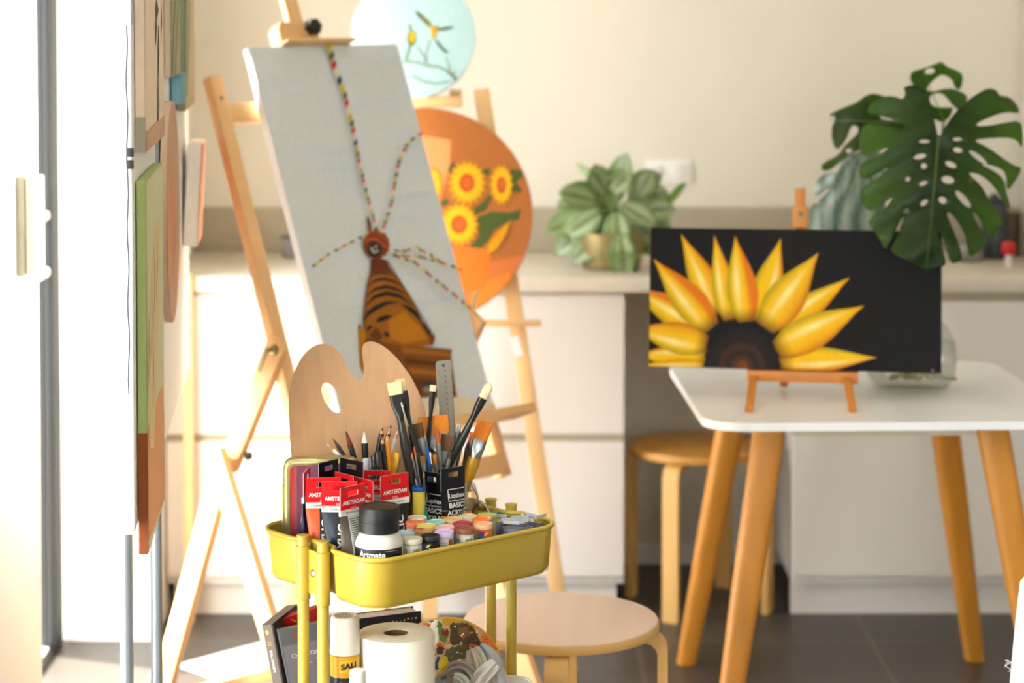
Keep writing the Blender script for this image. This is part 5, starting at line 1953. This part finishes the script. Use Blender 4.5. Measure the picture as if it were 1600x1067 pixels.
def flat(label, tip, low, Y, w, bl, fl, bc, fm, fc, hm, hc, L=.24, ht=.003, neck=.0035, Y2=None, shape='flat', thick=.0045, hmax=None, tail=.0025, nm='paint_brush'):
    hw_ = w / 2
    if shape == 'flat':
        br_ = [(0, hw_ * 1.02, thick * .25), (bl * .5, hw_ * 1.02, thick * .6), (bl, hw_ * .96, thick * .8)]
    elif shape == 'round':
        br_ = [(0, hw_ * .12, hw_ * .1), (bl * .18, hw_ * .5, hw_ * .5), (bl * .45, hw_ * .98, hw_ * .8), (bl * .8, hw_, hw_ * .8), (bl, hw_ * .8, hw_ * .75)]
    elif shape == 'filbert':
        br_ = [(0, hw_ * .3, thick * .3), (bl * .1, hw_ * .72, thick * .5), (bl * .3, hw_ * 1.0, thick * .8), (bl, hw_ * .92, thick * .9)]
    fr2 = [(bl - .002, hw_ * .97, thick * .9), (bl + fl * .35, hw_ * .95, thick * .95), (bl + fl * .8, max(neck, hw_ * .55), max(neck, thick * .8)), (bl + fl, neck, neck)]
    hx = hmax or neck * 1.35
    hd2 = [(bl + fl - .002, neck * .96, neck * .96), (bl + fl + .012, neck * 1.1, neck * 1.1), (bl + fl + .045, hx, hx * .95), (bl + fl + .11, hx * .8, hx * .8), (L, tail, tail)]
    return stick(nm, label, 'brush', tip, low, Y, Y2 or Y, [('bristles', M_br, bc, br_), ('ferrule', fm, fc, fr2), ('handle', hm, hc, hd2)], group=GB)


W1 = C(255, 255, 255)
flat('wide cream bristled flat brush with a black ferrule, leaning against the palette', (615.5, 597), (640, 735), 3.905, .026, .024, .045, CRM, M_hd, BL, M_hd, C(44, 44, 38), L=.25, neck=.0062, hmax=.0085, tail=.005)
flat('second cream bristled black brush, just behind and right of the wide one', (625, 592), (655, 735), 3.925, .018, .024, .05, CRM, M_hd, BL, M_hd, C(32, 34, 33), L=.25, neck=.0045, hmax=.0068, tail=.004)
stick('paint_brush', 'thin brush with a white tip and silver ferrule crossing the two black brushes', 'brush', (627, 629), (640, 673), 3.893, 3.895, [('bristles', M_br, C(236, 226, 206), [(0, .001, .001), (.008, .0018, .0015)]), ('ferrule', M_steel, W1, [(.008, .0017, .0017), (.045, .0014, .0014)]), ('handle', M_hd, BL, [(.044, .0016, .0016), (.08, .0022, .0022), (.2, .0015, .0015)])], group=GB)
flat('narrow cream tipped flat brush with a slim dark teal handle', (677, 601.5), (668, 700), 3.965, .0118, .013, .05, CRM, M_hd, BL, M_hd, C(24, 44, 52), L=.24, neck=.0032, hmax=.0048)
flat('big rounded cream tipped brush with a black ferrule leaning right', (766, 599), (701, 727), 3.94, .017, .031, .045, CRM, M_hd, BL, M_hd, C(38, 42, 36), L=.262, neck=.0055, hmax=.0082, tail=.006, shape='filbert', thick=.006, Y2=3.965)
flat('wide orange bristled varnish brush with a tin ferrule and yellow wooden handle, leaning right', (758, 659), (741, 715), 3.985, .0285, .035, .031, ORG, M_steel, W1, M_hd, C(196, 142, 36), L=.2, neck=.0118, hmax=.0095, tail=.006, thick=.006)
flat('broad orange bristled hake brush behind the round brown one', (676, 650), (687, 735), 3.972, .054, .034, .03, C(226, 130, 26), M_steel, W1, M_hd, C(206, 160, 70), L=.19, neck=.013, hmax=.011, tail=.007, thick=.005)
flat('ragged dark brown flat brush left of the orange hake brush', (651, 662), (668, 735), 3.94, .0195, .028, .036, C(96, 66, 30), M_steel, W1, M_hd, C(30, 90, 180), L=.17, neck=.0042)
flat('pointed round brush of reddish brown hair with a long steel ferrule', (683.5, 669), (688, 735), 3.935, .0088, .029, .045, C(176, 86, 24), M_steel, W1, M_hd, C(40, 40, 44), L=.18, neck=.0042, shape='round')
flat('angled dark brown flat brush right of the round reddish one', (700, 680), (690, 735), 3.95, .021, .03, .022, C(104, 66, 26), M_steel, W1, M_hd, BL, L=.15, neck=.005)
flat('small black brown tip brush in front of the angled one', (704, 706), (698, 740), 3.93, .007, .014, .02, C(70, 44, 24), M_steel, W1, M_hd, BL, L=.13, neck=.0026)
flat('olive bristled flat brush low in front of the black handles', (659, 712), (665, 745), 3.925, .013, .018, .03, C(128, 96, 30), M_steel, W1, M_hd, C(40, 110, 80), L=.12, neck=.003)
flat('orange haired flat brush below the ragged brown one', (653, 691), (662, 735), 3.955, .011, .018, .03, C(214, 128, 40), M_steel, W1, M_hd, C(190, 150, 60), L=.14, neck=.0034)
flat('slim round brush with a bright blue handle', (663, 673), (671, 722), 3.92, .0036, .011, .017, C(150, 96, 50), M_steel, W1, M_hd, C(34, 104, 196), L=.13, neck=.0022, shape='round', hmax=.0034)
flat('tiny dark tipped brush with a bright ferrule by the black tube', (674, 724), (676, 745), 3.915, .006, .01, .02, C(56, 26, 22), M_steel, W1, M_hd, BL, L=.1, neck=.0022, shape='round')
flat('small orange bristled brush beside the dark tipped one', (679, 711), (682, 745), 3.925, .0062, .016, .03, C(216, 112, 40), M_steel, W1, M_hd, BL, L=.1, neck=.0024)
flat('orange tipped brush peeking out behind the black handle', (737, 675), (728, 735), 3.995, .0065, .022, .03, C(222, 118, 50), M_steel, W1, M_hd, C(140, 90, 50), L=.15, neck=.0028)
flat('brown wooden handled brush standing behind the leaning black one', (732, 688), (722, 745), 3.985, .0085, .03, .03, C(70, 52, 38), M_hd, C(64, 50, 36), M_hd, C(84, 62, 40), L=.16, neck=.0042, shape='round')
for k, (tp, lw, oc, hc, nm) in enumerate((((643, 707), (656, 770), C(224, 118, 30), C(30, 92, 180), 'orange tipped fine brush with a blue handle, in the yellow cup'), ((647, 697), (658, 770), C(200, 90, 34), C(30, 92, 180), 'tallest rust tipped fine brush in the yellow cup'), ((650, 722), (659, 770), C(206, 90, 36), C(36, 132, 100), 'rust tipped fine brush with a green handle in the yellow cup'), ((662, 735), (663, 775), C(150, 120, 40), C(180, 140, 40), 'short olive tipped fine brush in the yellow cup'))):
    flat(nm, tp, lw, 3.872, .0036, .014, .034, oc, M_steel, W1, M_hd, hc, L=.15, neck=.0017, shape='round', hmax=.0026 if k != 2 else .0044, tail=.0015)
# palette knife, steel ruler
stick('palette_knife', 'pale blue steel palette knife blade standing between the brushes', 'palette knife', (717, 662), (710, 735), 3.975, 3.975, [('blade', M_chrome, W1, [(0, .002, .0004), (.004, .0046, .0005), (.05, .0058, .0006), (.065, .002, .0012)]), ('handle', M_hd, C(230, 226, 220), [(.064, .003, .003), (.1, .005, .005), (.15, .004, .004)])])
stick('palette_knife', 'bright steel spatula half hidden low behind the leaning black brush', 'palette knife', (722, 690), (712, 735), 3.96, 3.96, [('blade', M_chrome, W1, [(0, .003, .0004), (.03, .0036, .0005), (.05, .0015, .0012)]), ('handle', M_hd, C(200, 150, 70), [(.05, .003, .003), (.08, .005, .005), (.13, .004, .004)])])
ra, rb_ = at(692.5, 563, 4.005), at(701, 692, 3.995)
rax = (ra - rb_).normalized()
rl = (ra.z - FZ - .01) / rax.z
t = thing('steel_ruler', ra - rax * rl, 'steel ruler standing upright among the brushes', 'ruler')
rsx = V((1, 0, 0))
rsx = (rsx - rax * rsx.dot(rax)).normalized()
rsx = (rsx + V((0, .35, 0))).normalized()
rsx = (rsx - rax * rsx.dot(rax)).normalized()
rn_ = rax.cross(rsx)
rn_ = rn_ if rn_.y < 0 else -rn_
out_ = rrect(.0145, rl / 2, .006, 5)
M_rul = mat('ruler_steel', (164, 160, 148), .42, .55, bump=.05, bscale=400)
rc = ra - rax * rl / 2
obj('blade', MB().prism(out_, -.0005, .0005, lambda x, y, q: rc + rsx * x + rax * y + rn_ * q), M_rul, t, smooth=0)
lt_ = MB(C(70, 66, 62))
pp = lambda x, d_, e=.0008: ra - rax * d_ + rsx * x + rn_ * e
lt_.face([pp(.0028 * math.cos(a) - .0005, .009 + .0028 * math.sin(a)) for a in [2 * math.pi * k / 16 for k in range(16)]], C(96, 74, 54))
for k in range(12):
    d_ = .019 + k * .01
    lt_.text(str(30 - k), .0055, lambda x, y: pp(.002 - y, d_ - x * 1.0), align='CENTER')
    lt_.face([pp(.0105, d_ - .0002), pp(.0143, d_ - .0002), pp(.0143, d_ + .0003), pp(.0105, d_ + .0003)])
    for m_ in range(1, 10):
        lt_.face([pp(.0125, d_ + m_ * .001), pp(.0143, d_ + m_ * .001), pp(.0143, d_ + m_ * .001 + .0002), pp(.0125, d_ + m_ * .001 + .0002)])
for k in range(14):
    d_ = .019 + k * .0079
    lt_.face([pp(-.0143, d_), pp(-.011 + (.003 if k % 4 == 0 else 0), d_), pp(-.011 + (.003 if k % 4 == 0 else 0), d_ + .0003), pp(-.0143, d_ + .0003)])
obj('markings', lt_, M_print, t, smooth=0, rec=False)

GP = 'pencils standing in the top tray'


def pencil(label, tip, low, Y, body, lead, wood=(206, 150, 96), r=.0036, L=.17, cone=.016, leadl=.006, group=GP, w=1.0):
    return stick('pencil', label, 'pencil', tip, low, Y, Y, [('lead', M_matc, C(*lead), [(0, .0004, .0004), (leadl, r * .42, r * .42)]), ('sharpened_wood', M_matc, C(*wood), [(leadl, r * .42, r * .42), (cone, r * .98, r * .98)]), ('shaft', M_hd, C(*body), [(cone, r, r), (L, r, r)])], group=group)


pencil('white charcoal pencil with a bare wood point, leftmost of the pencils', (510, 693), (527, 709), 3.9, (232, 230, 224), (236, 234, 228), L=.05)
pencil('black pencil leaning over the metal tin, second from the left', (520, 685), (536, 709), 3.905, (30, 30, 32), (24, 24, 26), L=.06, wood=(70, 60, 52))
pencil('dark red tipped pencil with a black barrel rising behind the tin', (540.5, 673.5), (552, 712), 3.91, (34, 32, 34), (60, 30, 26), wood=(120, 34, 28), r=.0052, cone=.026, L=.1)
pencil('thick black pencil with a white point and white collar', (569, 674), (571, 718), 3.905, (28, 28, 30), (240, 240, 238), wood=(232, 228, 222), r=.0058, cone=.02, leadl=.008, L=.12)
pencil('long black pencil leaning right, blunt black point', (598.5, 667.5), (585, 728), 3.905, (30, 30, 32), (26, 26, 28), r=.0046, cone=.011, L=.14)
pencil('black pencil rising behind the others, sharp black point', (611.5, 664), (603, 690), 3.915, (32, 32, 34), (40, 40, 44), r=.0042, L=.11)
pencil('black barrelled pencil with a bare wood tip, left of the orange one', (597, 682), (602, 738), 3.885, (28, 28, 30), (150, 100, 60), r=.004, L=.14, cone=.012)
pencil('plain orange pencil among the black ones', (604.5, 676), (609, 738), 3.888, (214, 132, 32), (160, 110, 60), r=.0046, L=.15, cone=.013)
pencil('white pencil with a white point, rightmost beside the black brush', (621, 673), (611, 705), 3.905, (228, 230, 232), (238, 238, 240), r=.004, L=.14, cone=.014)
for lb_, tp, lw, Y, c, r_ in (('black glossy marker pen in front of the pencils', (590, 706), (592, 745), 3.872, C(26, 26, 28), .0066), ('black capped pen at the left edge of the pencil cup', (584, 712), (584, 745), 3.876, C(30, 30, 32), .0056), ('thick white capped marker below the white pointed pencil', (571.5, 716), (572, 745), 3.888, C(214, 216, 224), .0066)):
    stick('marker_pen', lb_, 'pen', tp, lw, Y, Y, [('cap', M_hd, c, [(0, r_ * .8, r_ * .8), (.002, r_, r_), (.03, r_, r_)]), ('barrel', M_hd, mixc(c, C(120, 120, 124), .3), [(.03, r_ * .9, r_ * .9), (.13, r_ * .9, r_ * .9)])], group='pens standing in the top tray')
stick('sharpener', 'bright yellow plastic sharpener handle between the pencils and brushes', 'sharpener', (619, 706), (614, 745), 3.902, 3.9, [('grip', M_hd, C(236, 170, 20), [(0, .004, .003), (.002, .0072, .004), (.012, .0078, .0045), (.03, .0062, .0045), (.06, .005, .004)])])
stick('compass_needle', 'thin dark steel needle crossing in front of the yellow grip', 'needle', (627.5, 714), (618, 742), 3.893, 3.893, [('needle', M_dgrey, W1, [(0, .0003, .0003), (.01, .0006, .0006), (.06, .0008, .0008)])])
stick('craft_knife', 'thin grey blade standing left of the white capped marker', 'knife', (579, 717), (577, 745), 3.87, 3.868, [('blade', M_steel, W1, [(0, .0006, .0003), (.012, .0018, .0004), (.03, .002, .0006)]), ('handle', M_hd, C(70, 72, 76), [(.03, .003, .002), (.1, .003, .002)])])
# yellow cup with the blue rim
q = onfloor(653.5, 3.872)
t = thing('yellow_brush_cup', q, 'narrow yellow cup with a blue rim holding fine brushes, left of the black tubes', 'cup')
zt = at(653, 767, 3.872).z - FZ
obj('cup', MB(C(226, 204, 84)).lathe([(.007, 0), (.0078, .002), (.0112, zt), (.0098, zt), (.007, .006), (.001, .005)], 28, cols=None).xf(MW[t.name]), M_print, t)
obj('blue_rim', MB(C(34, 96, 168)).lathe([(.0112, zt), (.0118, zt + .001), (.0118, zt + .007), (.011, zt + .008), (.0098, zt + .007), (.0098, zt)], 28, caps=False).xf(MW[t.name]), M_print, t)

# ------------------------------------------------------------------ middle tray contents
q = onfloor(617, 3.78, FZ2)
t = thing('paper_roll', q, 'fat white paper towel roll standing in the middle tray of the trolley', 'paper roll')
m4 = MW[t.name]
zt = at(617, 988, 3.78).z - FZ2
obj('paper', MB().lathe([(.0655, 0), (.066, .002), (.066, zt - .003), (.064, zt), (.024, zt + .001), (.0215, zt), (.0215, .002)], 64).xf(m4), M_paper, t)
obj('core', MB().lathe([(.0215, .001), (.0215, zt - .0015), (.02, zt - .0015), (.02, .001)], 40, caps=False).xf(m4), mat('cardboard', (112, 80, 48), .85), t)

q = clampin(onfloor(533, 3.74, FZ2), .155, .13)
t = thing('spray_can', q, 'spray can with a white cap and a yellow label, behind the front trolley posts', 'spray can')
m4 = MW[t.name]
zt = at(531, 963, 3.735).z - FZ2
zk = at(531, 1022, 3.735).z - FZ2
zy = at(531, 1056, 3.735).z - FZ2
SR = .0252
sc_ = lambda i, j: (C(32, 30, 32), C(32, 30, 32), C(206, 146, 34), C(206, 146, 34), C(180, 180, 178))[min(i, 4)]
obj('can', MB().lathe([(SR, 0), (SR, zy), (SR, zy + .0005), (SR, zk - .001), (SR - .002, zk), (SR - .003, zk + .002)], 40, cols=sc_).xf(m4), M_shine, t)
obj('cap', MB(C(214, 208, 196)).lathe([(SR - .001, zk + .0005), (SR + .0005, zk + .001), (SR - .001, zt - .006), (SR - .003, zt - .001), (SR - .006, zt), (SR - .008, zt - .001), (.001, zt - .001)], 40).xf(m4), M_print, t)
hl_ = MB(C(104, 90, 70))
rnd = random.Random(2)
for rr, n in ((.005, 5), (.009, 9), (.013, 13)):
    for k in range(n):
        a = 2 * math.pi * k / n
        c_ = V((rr * math.cos(a), rr * math.sin(a), zt - .0008))
        e1_, e2_ = V((math.cos(a), math.sin(a), 0)) * .0016, V((-math.sin(a), math.cos(a), 0)) * .0009
        hl_.face([m4 @ (c_ + e1_ + e2_), m4 @ (c_ - e1_ + e2_), m4 @ (c_ - e1_ - e2_), m4 @ (c_ + e1_ - e2_)])
obj('cap_perforations', hl_, M_print, t, smooth=0)
lb2 = MB()


def onc(u, z, e=.0004):
    a = -math.pi / 2 + u / SR
    return m4 @ V(((SR + e) * math.cos(a), (SR + e) * math.sin(a), z))


zm_ = (zy + zk) / 2 + .0005
sk_ = .12
lb2.grid([[onc(-.008 + .04 * k / 10, zm_ - .0095 + sk_ * .04 * k / 10, .0004), onc(-.008 + .04 * k / 10, zm_ + .0095 + sk_ * .04 * k / 10, .0004)] for k in range(11)], lambda i, j: C(176, 186, 40))
lb2.grid([[onc(-.0062 + .036 * k / 10, zm_ - .0075 + sk_ * .04 * k / 10, .0007), onc(-.0062 + .036 * k / 10, zm_ + .0075 + sk_ * .04 * k / 10, .0007)] for k in range(11)], lambda i, j: C(214, 160, 40))
lb2.text('SALI', .0125, lambda x, y: onc(-.005 + x, zm_ + y + sk_ * (x + .003), .0011), C(32, 30, 34), bold=.05, align='LEFT', wide=1.15)
lb2.text('FIX', .011, lambda x, y: onc(.0 + x, zy - .011 + y, .0008), C(196, 110, 124), bold=.02, wide=1.1)
obj('label_print', lb2, M_print, t, smooth=0, rec=False)

q = clampin(onfloor(551, 3.67, FZ2), .18, .135)
t = thing('small_bottle', q, 'small bottle with a plain white cap in front of the spray can', 'bottle')
m4 = MW[t.name]
zt = at(549, 1050, 3.66).z - FZ2
obj('bottle_body', MB(C(206, 200, 190)).lathe([(.012, 0), (.013, .002), (.013, zt - .035), (.008, zt - .028)], 24).xf(m4), M_print, t)
obj('cap', MB(C(222, 220, 212)).lathe([(.0132, zt - .028), (.0138, zt - .027), (.0134, zt - .003), (.0122, zt - .0005), (.009, zt)], 28).xf(m4), M_print, t)


def slab(name, corner, u, v, w_, Lu, Lv, Lw, label, cat, m, face=None, side=None, top=None, group=None):
    """box from a corner; u along the spine, v across the cover, w_ through it"""
    t = thing(name, corner, label, cat, group)
    u, v, w_ = u.normalized(), v.normalized(), w_.normalized()
    mb = MB()
    c_ = corner + u * Lu / 2 + v * Lv / 2 + w_ * Lw / 2
    mb.box(c_, (Lu, Lv, Lw), Mx((u, v, w_)).transposed(), face, .0008)
    obj('box', mb, m, t, smooth=0)
    return t, (lambda a, b_, c2: corner + u * a + v * b_ + w_ * c2)


# leaning box of pastels: spine towards the viewer
sp0 = at(409, 976, 3.842)
sp1 = at(426, 1067, 3.842)
dn = (sp1 - sp0).normalized()
ht_ = (sp0.z - FZ2 - .004) / -dn.z
spw = (at(427, 969, 3.835) - sp0).normalized()
spw = (spw - dn * spw.dot(dn)).normalized()
cov = V((.62, .78, .0))
cov = (cov - dn * cov.dot(dn))
cov = (cov - spw * cov.dot(spw)).normalized()
t, fn_ = slab('pastel_box', sp0, dn, spw, cov, ht_, .021, .11, 'dark brown box of soft pastels leaning out at the left of the middle tray', 'box', M_shine, C(44, 36, 32))
lb2 = MB()
en = -cov
g2 = lambda a, b_, e=.0006: fn_(a, b_, 0) + en * e
lb2.face([g2(.0008, .0008, .0003), g2(ht_ - .001, .0008, .0003), g2(ht_ - .001, .0175, .0003), g2(.0008, .0175, .0003)], C(98, 86, 76))
lb2.face([g2(.0145 + .0042 * math.cos(a), .0075 + .0032 * math.sin(a)) for a in [2 * math.pi * k / 20 for k in range(20)]], C(226, 168, 40))
lb2.text('12', .0095, lambda x, y: g2(.034 + x * 1.0, .0085 - y), C(206, 150, 50), wide=.9)
lb2.text('SOFT PASTELS', .0062, lambda x, y: g2(.066 + x, .0085 - y), C(210, 206, 200), bold=.02)
obj('lettering', lb2, M_print, t, smooth=0, rec=False)
# red box behind, grey box in front
rz0 = at(438, 968, 3.875)
t, fn_ = slab('paint_box', rz0, V((.175, 0, -1)), V((.86, .5, .15)), V((-.5, .86, 0)), .2, .085, .018, 'flat red box with a yellow edge line, standing behind the grey charcoal box', 'box', M_shine, C(160, 18, 20))
lb2 = MB()
lb2.face([fn_(-.0004, 0, -.0004), fn_(.03, 0, -.0004), fn_(.03, .0022, -.0004), fn_(-.0004, .0022, -.0004)], C(222, 150, 30))
lb2.face([fn_(.004, .02, -.0004), fn_(.012, .03, -.0004), fn_(.014, .029, -.0004), fn_(.006, .019, -.0004)], C(220, 120, 40))
obj('yellow_edge', lb2, M_print, t, smooth=0, rec=False)
gz0 = at(435, 986, 3.825)
t, fn_ = slab('charcoal_box', gz0, V((.2, 0, -1)), V((.93, .33, .1)), V((-.33, .93, 0)), .19, .085, .016, 'grey charcoal box with pale lettering, partly behind the front trolley posts', 'box', M_shine, C(84, 88, 88))
lb2 = MB()
lb2.face([fn_(.028, .002, -.0004), fn_(.18, .002, -.0004), fn_(.18, .083, -.0004), fn_(.028, .083, -.0004)], C(108, 104, 106))
lb2.face([fn_(.012 + .003 * math.cos(a), .026 + .003 * math.sin(a), -.0006) for a in [2 * math.pi * k / 14 for k in range(14)]], C(190, 20, 24))
lb2.text('CHARCOAL', .011, lambda x, y: fn_(.048 - y, .04 + x, -.0008), C(206, 204, 206), wide=.9)
lb2.text('Charcoal set', .005, lambda x, y: fn_(.064 - y, .034 + x, -.0008), C(190, 188, 190))
lb2.text('KIN', .008, lambda x, y: fn_(.06 - y, .062 + x, -.0009), C(206, 204, 206))
obj('lettering', lb2, M_print, t, smooth=0, rec=False)
# black sketchbook
bk0 = at(552, 973, 3.925)
v_ = V((.9, .43, .0))
t = thing('sketchbook', (bk0.x, 3.925, FZ2), 'black covered sketchbook with pale page edges standing behind the paper roll', 'book')
bw = .13
nb_ = V((v_.y, -v_.x, 0)).normalized()
vn = v_.normalized()
zt2 = at(552, 968, 3.925).z
b0 = V((bk0.x, 3.925, 0))
Mb = Mx((vn, -nb_, Z1)).transposed()
for dy in (0, .036):
    obj('cover', MB(C(36, 36, 42)).box(b0 + vn * bw / 2 - nb_ * dy + Z1 * ((FZ2 + zt2) / 2), (bw, .002, zt2 - FZ2), Mb), M_shine, t, smooth=0)
obj('pages', MB(C(214, 196, 180)).box(b0 + vn * (bw / 2 - .003) - nb_ * .018 + Z1 * ((FZ2 + zt2) / 2 - .0005), (bw - .004, .0338, zt2 - FZ2 - .0015), Mb), M_matc, t, smooth=0)
sp_ = MB(C(206, 190, 60))
rnd = random.Random(4)
for k in range(9):
    c_ = b0 + vn * (.06 + k * .0075) + nb_ * .0014 + Z1 * (zt2 - .012 + rnd.uniform(-.002, .002))
    sp_.face([c_ + vn * .0016 * math.cos(a) + Z1 * .0016 * math.sin(a) for a in [2 * math.pi * q / 10 for q in range(10)]], (C(206, 190, 50), C(70, 150, 90), C(200, 200, 196))[k % 3])
obj('cover_dots', sp_, M_print, t, smooth=0, rec=False)
# round used palette
pcz = at(692, 1064, 3.922)
cv = Canvas(pcz, V((1, .12, 0)), (Z1 + V((.02, .22, 0))).normalized(), .222, .222, .004, C(206, 170, 120), C(222, 170, 80), disc=True)


def zr(x, y):
    return 600 + x / 5.714, 940 + y / 5.714


for pts, c in (([(330, 200), (420, 150), (500, 160), (480, 330), (420, 420), (320, 300)], (230, 222, 206)), ([(320, 190), (370, 180), (405, 205), (380, 225), (320, 210)], (224, 110, 40)), ([(445, 170), (490, 175), (500, 250), (560, 300), (540, 360), (470, 350), (460, 250)], (90, 116, 40)),
               ([(490, 140), (560, 125), (700, 150), (800, 200), (860, 250), (760, 250), (640, 200), (560, 220), (500, 200)], (198, 146, 40)), ([(700, 150), (740, 160), (760, 200), (700, 210), (665, 190)], (140, 130, 70)), ([(560, 200), (640, 185), (740, 210), (800, 270), (850, 380), (840, 450), (760, 440), (700, 380), (620, 400), (560, 370), (580, 290)], (84, 62, 38)),
               ([(640, 230), (720, 240), (760, 300), (700, 330), (640, 300)], (120, 84, 46)), ([(490, 240), (540, 235), (565, 270), (550, 310), (500, 300)], (132, 34, 30)), ([(780, 220), (900, 260), (960, 310), (900, 330), (820, 280)], (214, 150, 84)), ([(840, 290), (980, 320), (1020, 400), (1000, 470), (930, 440), (860, 380)], (222, 112, 44)),
               ([(740, 380), (840, 400), (850, 460), (760, 450)], (176, 104, 54)), ([(540, 420), (700, 380), (760, 420), (740, 480), (600, 560), (520, 500)], (88, 84, 52)), ([(450, 370), (520, 365), (510, 400), (455, 400)], (214, 84, 40)), ([(450, 400), (530, 400), (520, 470), (450, 480)], (64, 56, 52)), ([(450, 490), (500, 480), (500, 590), (450, 620)], (54, 60, 110)),
               ([(470, 540), (540, 480), (570, 530), (550, 580), (480, 600)], (206, 178, 40)), ([(450, 640), (540, 590), (530, 640), (460, 680)], (170, 142, 40)), ([(560, 580), (640, 520), (700, 520), (690, 560), (600, 600)], (214, 206, 206)), ([(680, 500), (760, 490), (740, 540), (690, 540)], (186, 76, 84)), ([(640, 540), (820, 470), (830, 620), (660, 660)], (150, 138, 122)), ([(700, 560), (800, 540), (800, 610), (720, 620)], (112, 124, 92)), ([(450, 660), (640, 600), (660, 726), (450, 740)], (128, 122, 110)), ([(480, 680), (560, 650), (560, 700)], (70, 76, 74)), ([(580, 610), (620, 600), (610, 640)], (110, 130, 60)), ([(850, 450), (1000, 470), (1080, 580), (900, 560)], (196, 150, 110)), ([(1010, 500), (1050, 490), (1070, 560), (1040, 560)], (184, 66, 70))):
    pp_ = resample(smoothloop(pts, 1), 14)
    cv.poly([zr(x + rnd.uniform(-9, 9), y + rnd.uniform(-9, 9)) for x, y in pp_], C(*c))
dabs = [(214, 150, 60), (222, 120, 50), (96, 70, 44), (120, 110, 62), (206, 186, 60), (200, 190, 176), (150, 130, 110), (90, 96, 60), (188, 80, 60), (70, 64, 66), (110, 90, 60), (226, 214, 190)]
for k in range(150):
    x, y = rnd.uniform(330, 1060), rnd.uniform(140, 740)
    dn_ = (x - 700) * .7
    w_, h_ = rnd.uniform(6, 26), rnd.uniform(3, 9)
    q = rnd.uniform(-.9, .3)
    pts = [(x + w_ * math.cos(a) * math.cos(q) - h_ * math.sin(a) * math.sin(q) + rnd.uniform(-3, 3), y + w_ * math.cos(a) * math.sin(q) + h_ * math.sin(a) * math.cos(q) + rnd.uniform(-3, 3)) for a in [2 * math.pi * i / 9 for i in range(9)]]
    warm = x + y < 1000 or x > 800
    cv.poly([zr(*p) for p in pts], C(*(rnd.choice(dabs[:5]) if x > 820 else rnd.choice(dabs))))
cv.done('used_palette', 'round palette board caked with mixed paint, standing in the middle tray', 'palette')
# paint stained rag
t = thing('paint_rag', onfloor(744, 3.875, FZ2), 'crumpled white paper rag with paint smudges in front of the round palette', 'rag')
rnd = random.Random(9)


def fold(name, pts, wds, dep, c0, spots):
    P = []
    n = len(pts) - 1
    for i, (x, y) in enumerate(pts):
        a = V(pts[min(i + 1, n)]) - V(pts[max(i - 1, 0)])
        a.normalize()
        row = []
        for j in range(13):
            u = j / 6 - 1
            px, py = x - a.y * wds[i] * u, y + a.x * wds[i] * u
            zz = dep - .010 * (1 - u * u) - .0035 * math.sin(u * 7 + i * 1.3) - .002 * math.sin(u * 13 + i)
            p = at(px, py, zz)
            p.z = max(p.z, FZ2 + .002)
            row.append(p)
        P.append(row)

    def cf(i, j):
        for (a, b_, r_, c) in spots:
            if abs(i - a) <= r_ and abs(j - b_) <= r_ * 1.6:
                return C(*c)
        return C(*c0)
    mb = MB()
    mb.grid(P, cf)
    obj(name, mb, M_cl2, t, solid=.0015, subsurf=2, rec=False, smooth=180)


M_cl2 = mat('stained_cloth', (255, 255, 255), .85, attr=True, var=.06, vscale=(60, 60, 60), bump=.3, bscale=160)
ST_ = lambda *s: list(s)
fold('fold', [(748, 1008), (756, 1018), (768, 1034), (776, 1056), (780, 1100), (780, 1160), (778, 1210)], [8, 15, 17, 18, 19, 20, 22], 3.886, (176, 170, 168), ST_((0, 6, 1, (60, 124, 150)), (1, 9, 0, (90, 140, 156)), (3, 9, 1, (170, 140, 134))))
fold('fold', [(738, 1012), (742, 1022), (748, 1044), (750, 1075), (750, 1120), (750, 1210)], [11, 15, 18, 20, 26, 30], 3.874, (186, 176, 158), ST_((1, 3, 0, (120, 130, 70)), (1, 8, 0, (130, 60, 50)), (2, 5, 0, (150, 146, 110)), (3, 9, 1, (160, 140, 130))))
fold('fold', [(700, 1046), (712, 1040), (726, 1046), (738, 1062), (742, 1100), (738, 1210)], [8, 12, 14, 16, 20, 24], 3.866, (168, 160, 152), ST_((0, 4, 1, (120, 110, 130)), (1, 8, 0, (96, 110, 80)), (2, 3, 1, (140, 120, 120)), (3, 7, 1, (110, 120, 100))))
fold('fold', [(776, 1036), (766, 1044), (752, 1056), (742, 1072), (734, 1110), (730, 1210)], [11, 13, 13, 14, 18, 22], 3.859, (190, 184, 178), ST_((1, 4, 0, (150, 150, 146)), (3, 9, 1, (150, 140, 136))))
fold('fold', [(708, 1058), (718, 1060), (724, 1070), (724, 1100), (718, 1150), (714, 1210)], [9, 12, 15, 17, 18, 20], 3.853, (192, 188, 182), ST_((1, 4, 0, (70, 130, 156)), (2, 8, 0, (80, 136, 156)), (3, 4, 1, (150, 150, 150))))
# white lidded jar
q = clampin(onfloor(808, 3.905, FZ2), .15, .11)
t = thing('white_tub', q, 'round tub with a plain white lid at the right end of the middle tray', 'tub')
m4 = MW[t.name]
zt = at(808, 1062, 3.905).z - FZ2
obj('tub_body', MB(C(206, 204, 198)).lathe([(.038, 0), (.04, .003), (.041, zt - .012)], 44).xf(m4), M_print, t)
obj('lid', MB(C(214, 210, 200)).lathe([(.042, zt - .014), (.0448, zt - .013), (.0448, zt - .003), (.043, zt), (.0405, zt), (.039, zt - .002), (.001, zt - .0022)], 48).xf(m4), M_print, t)
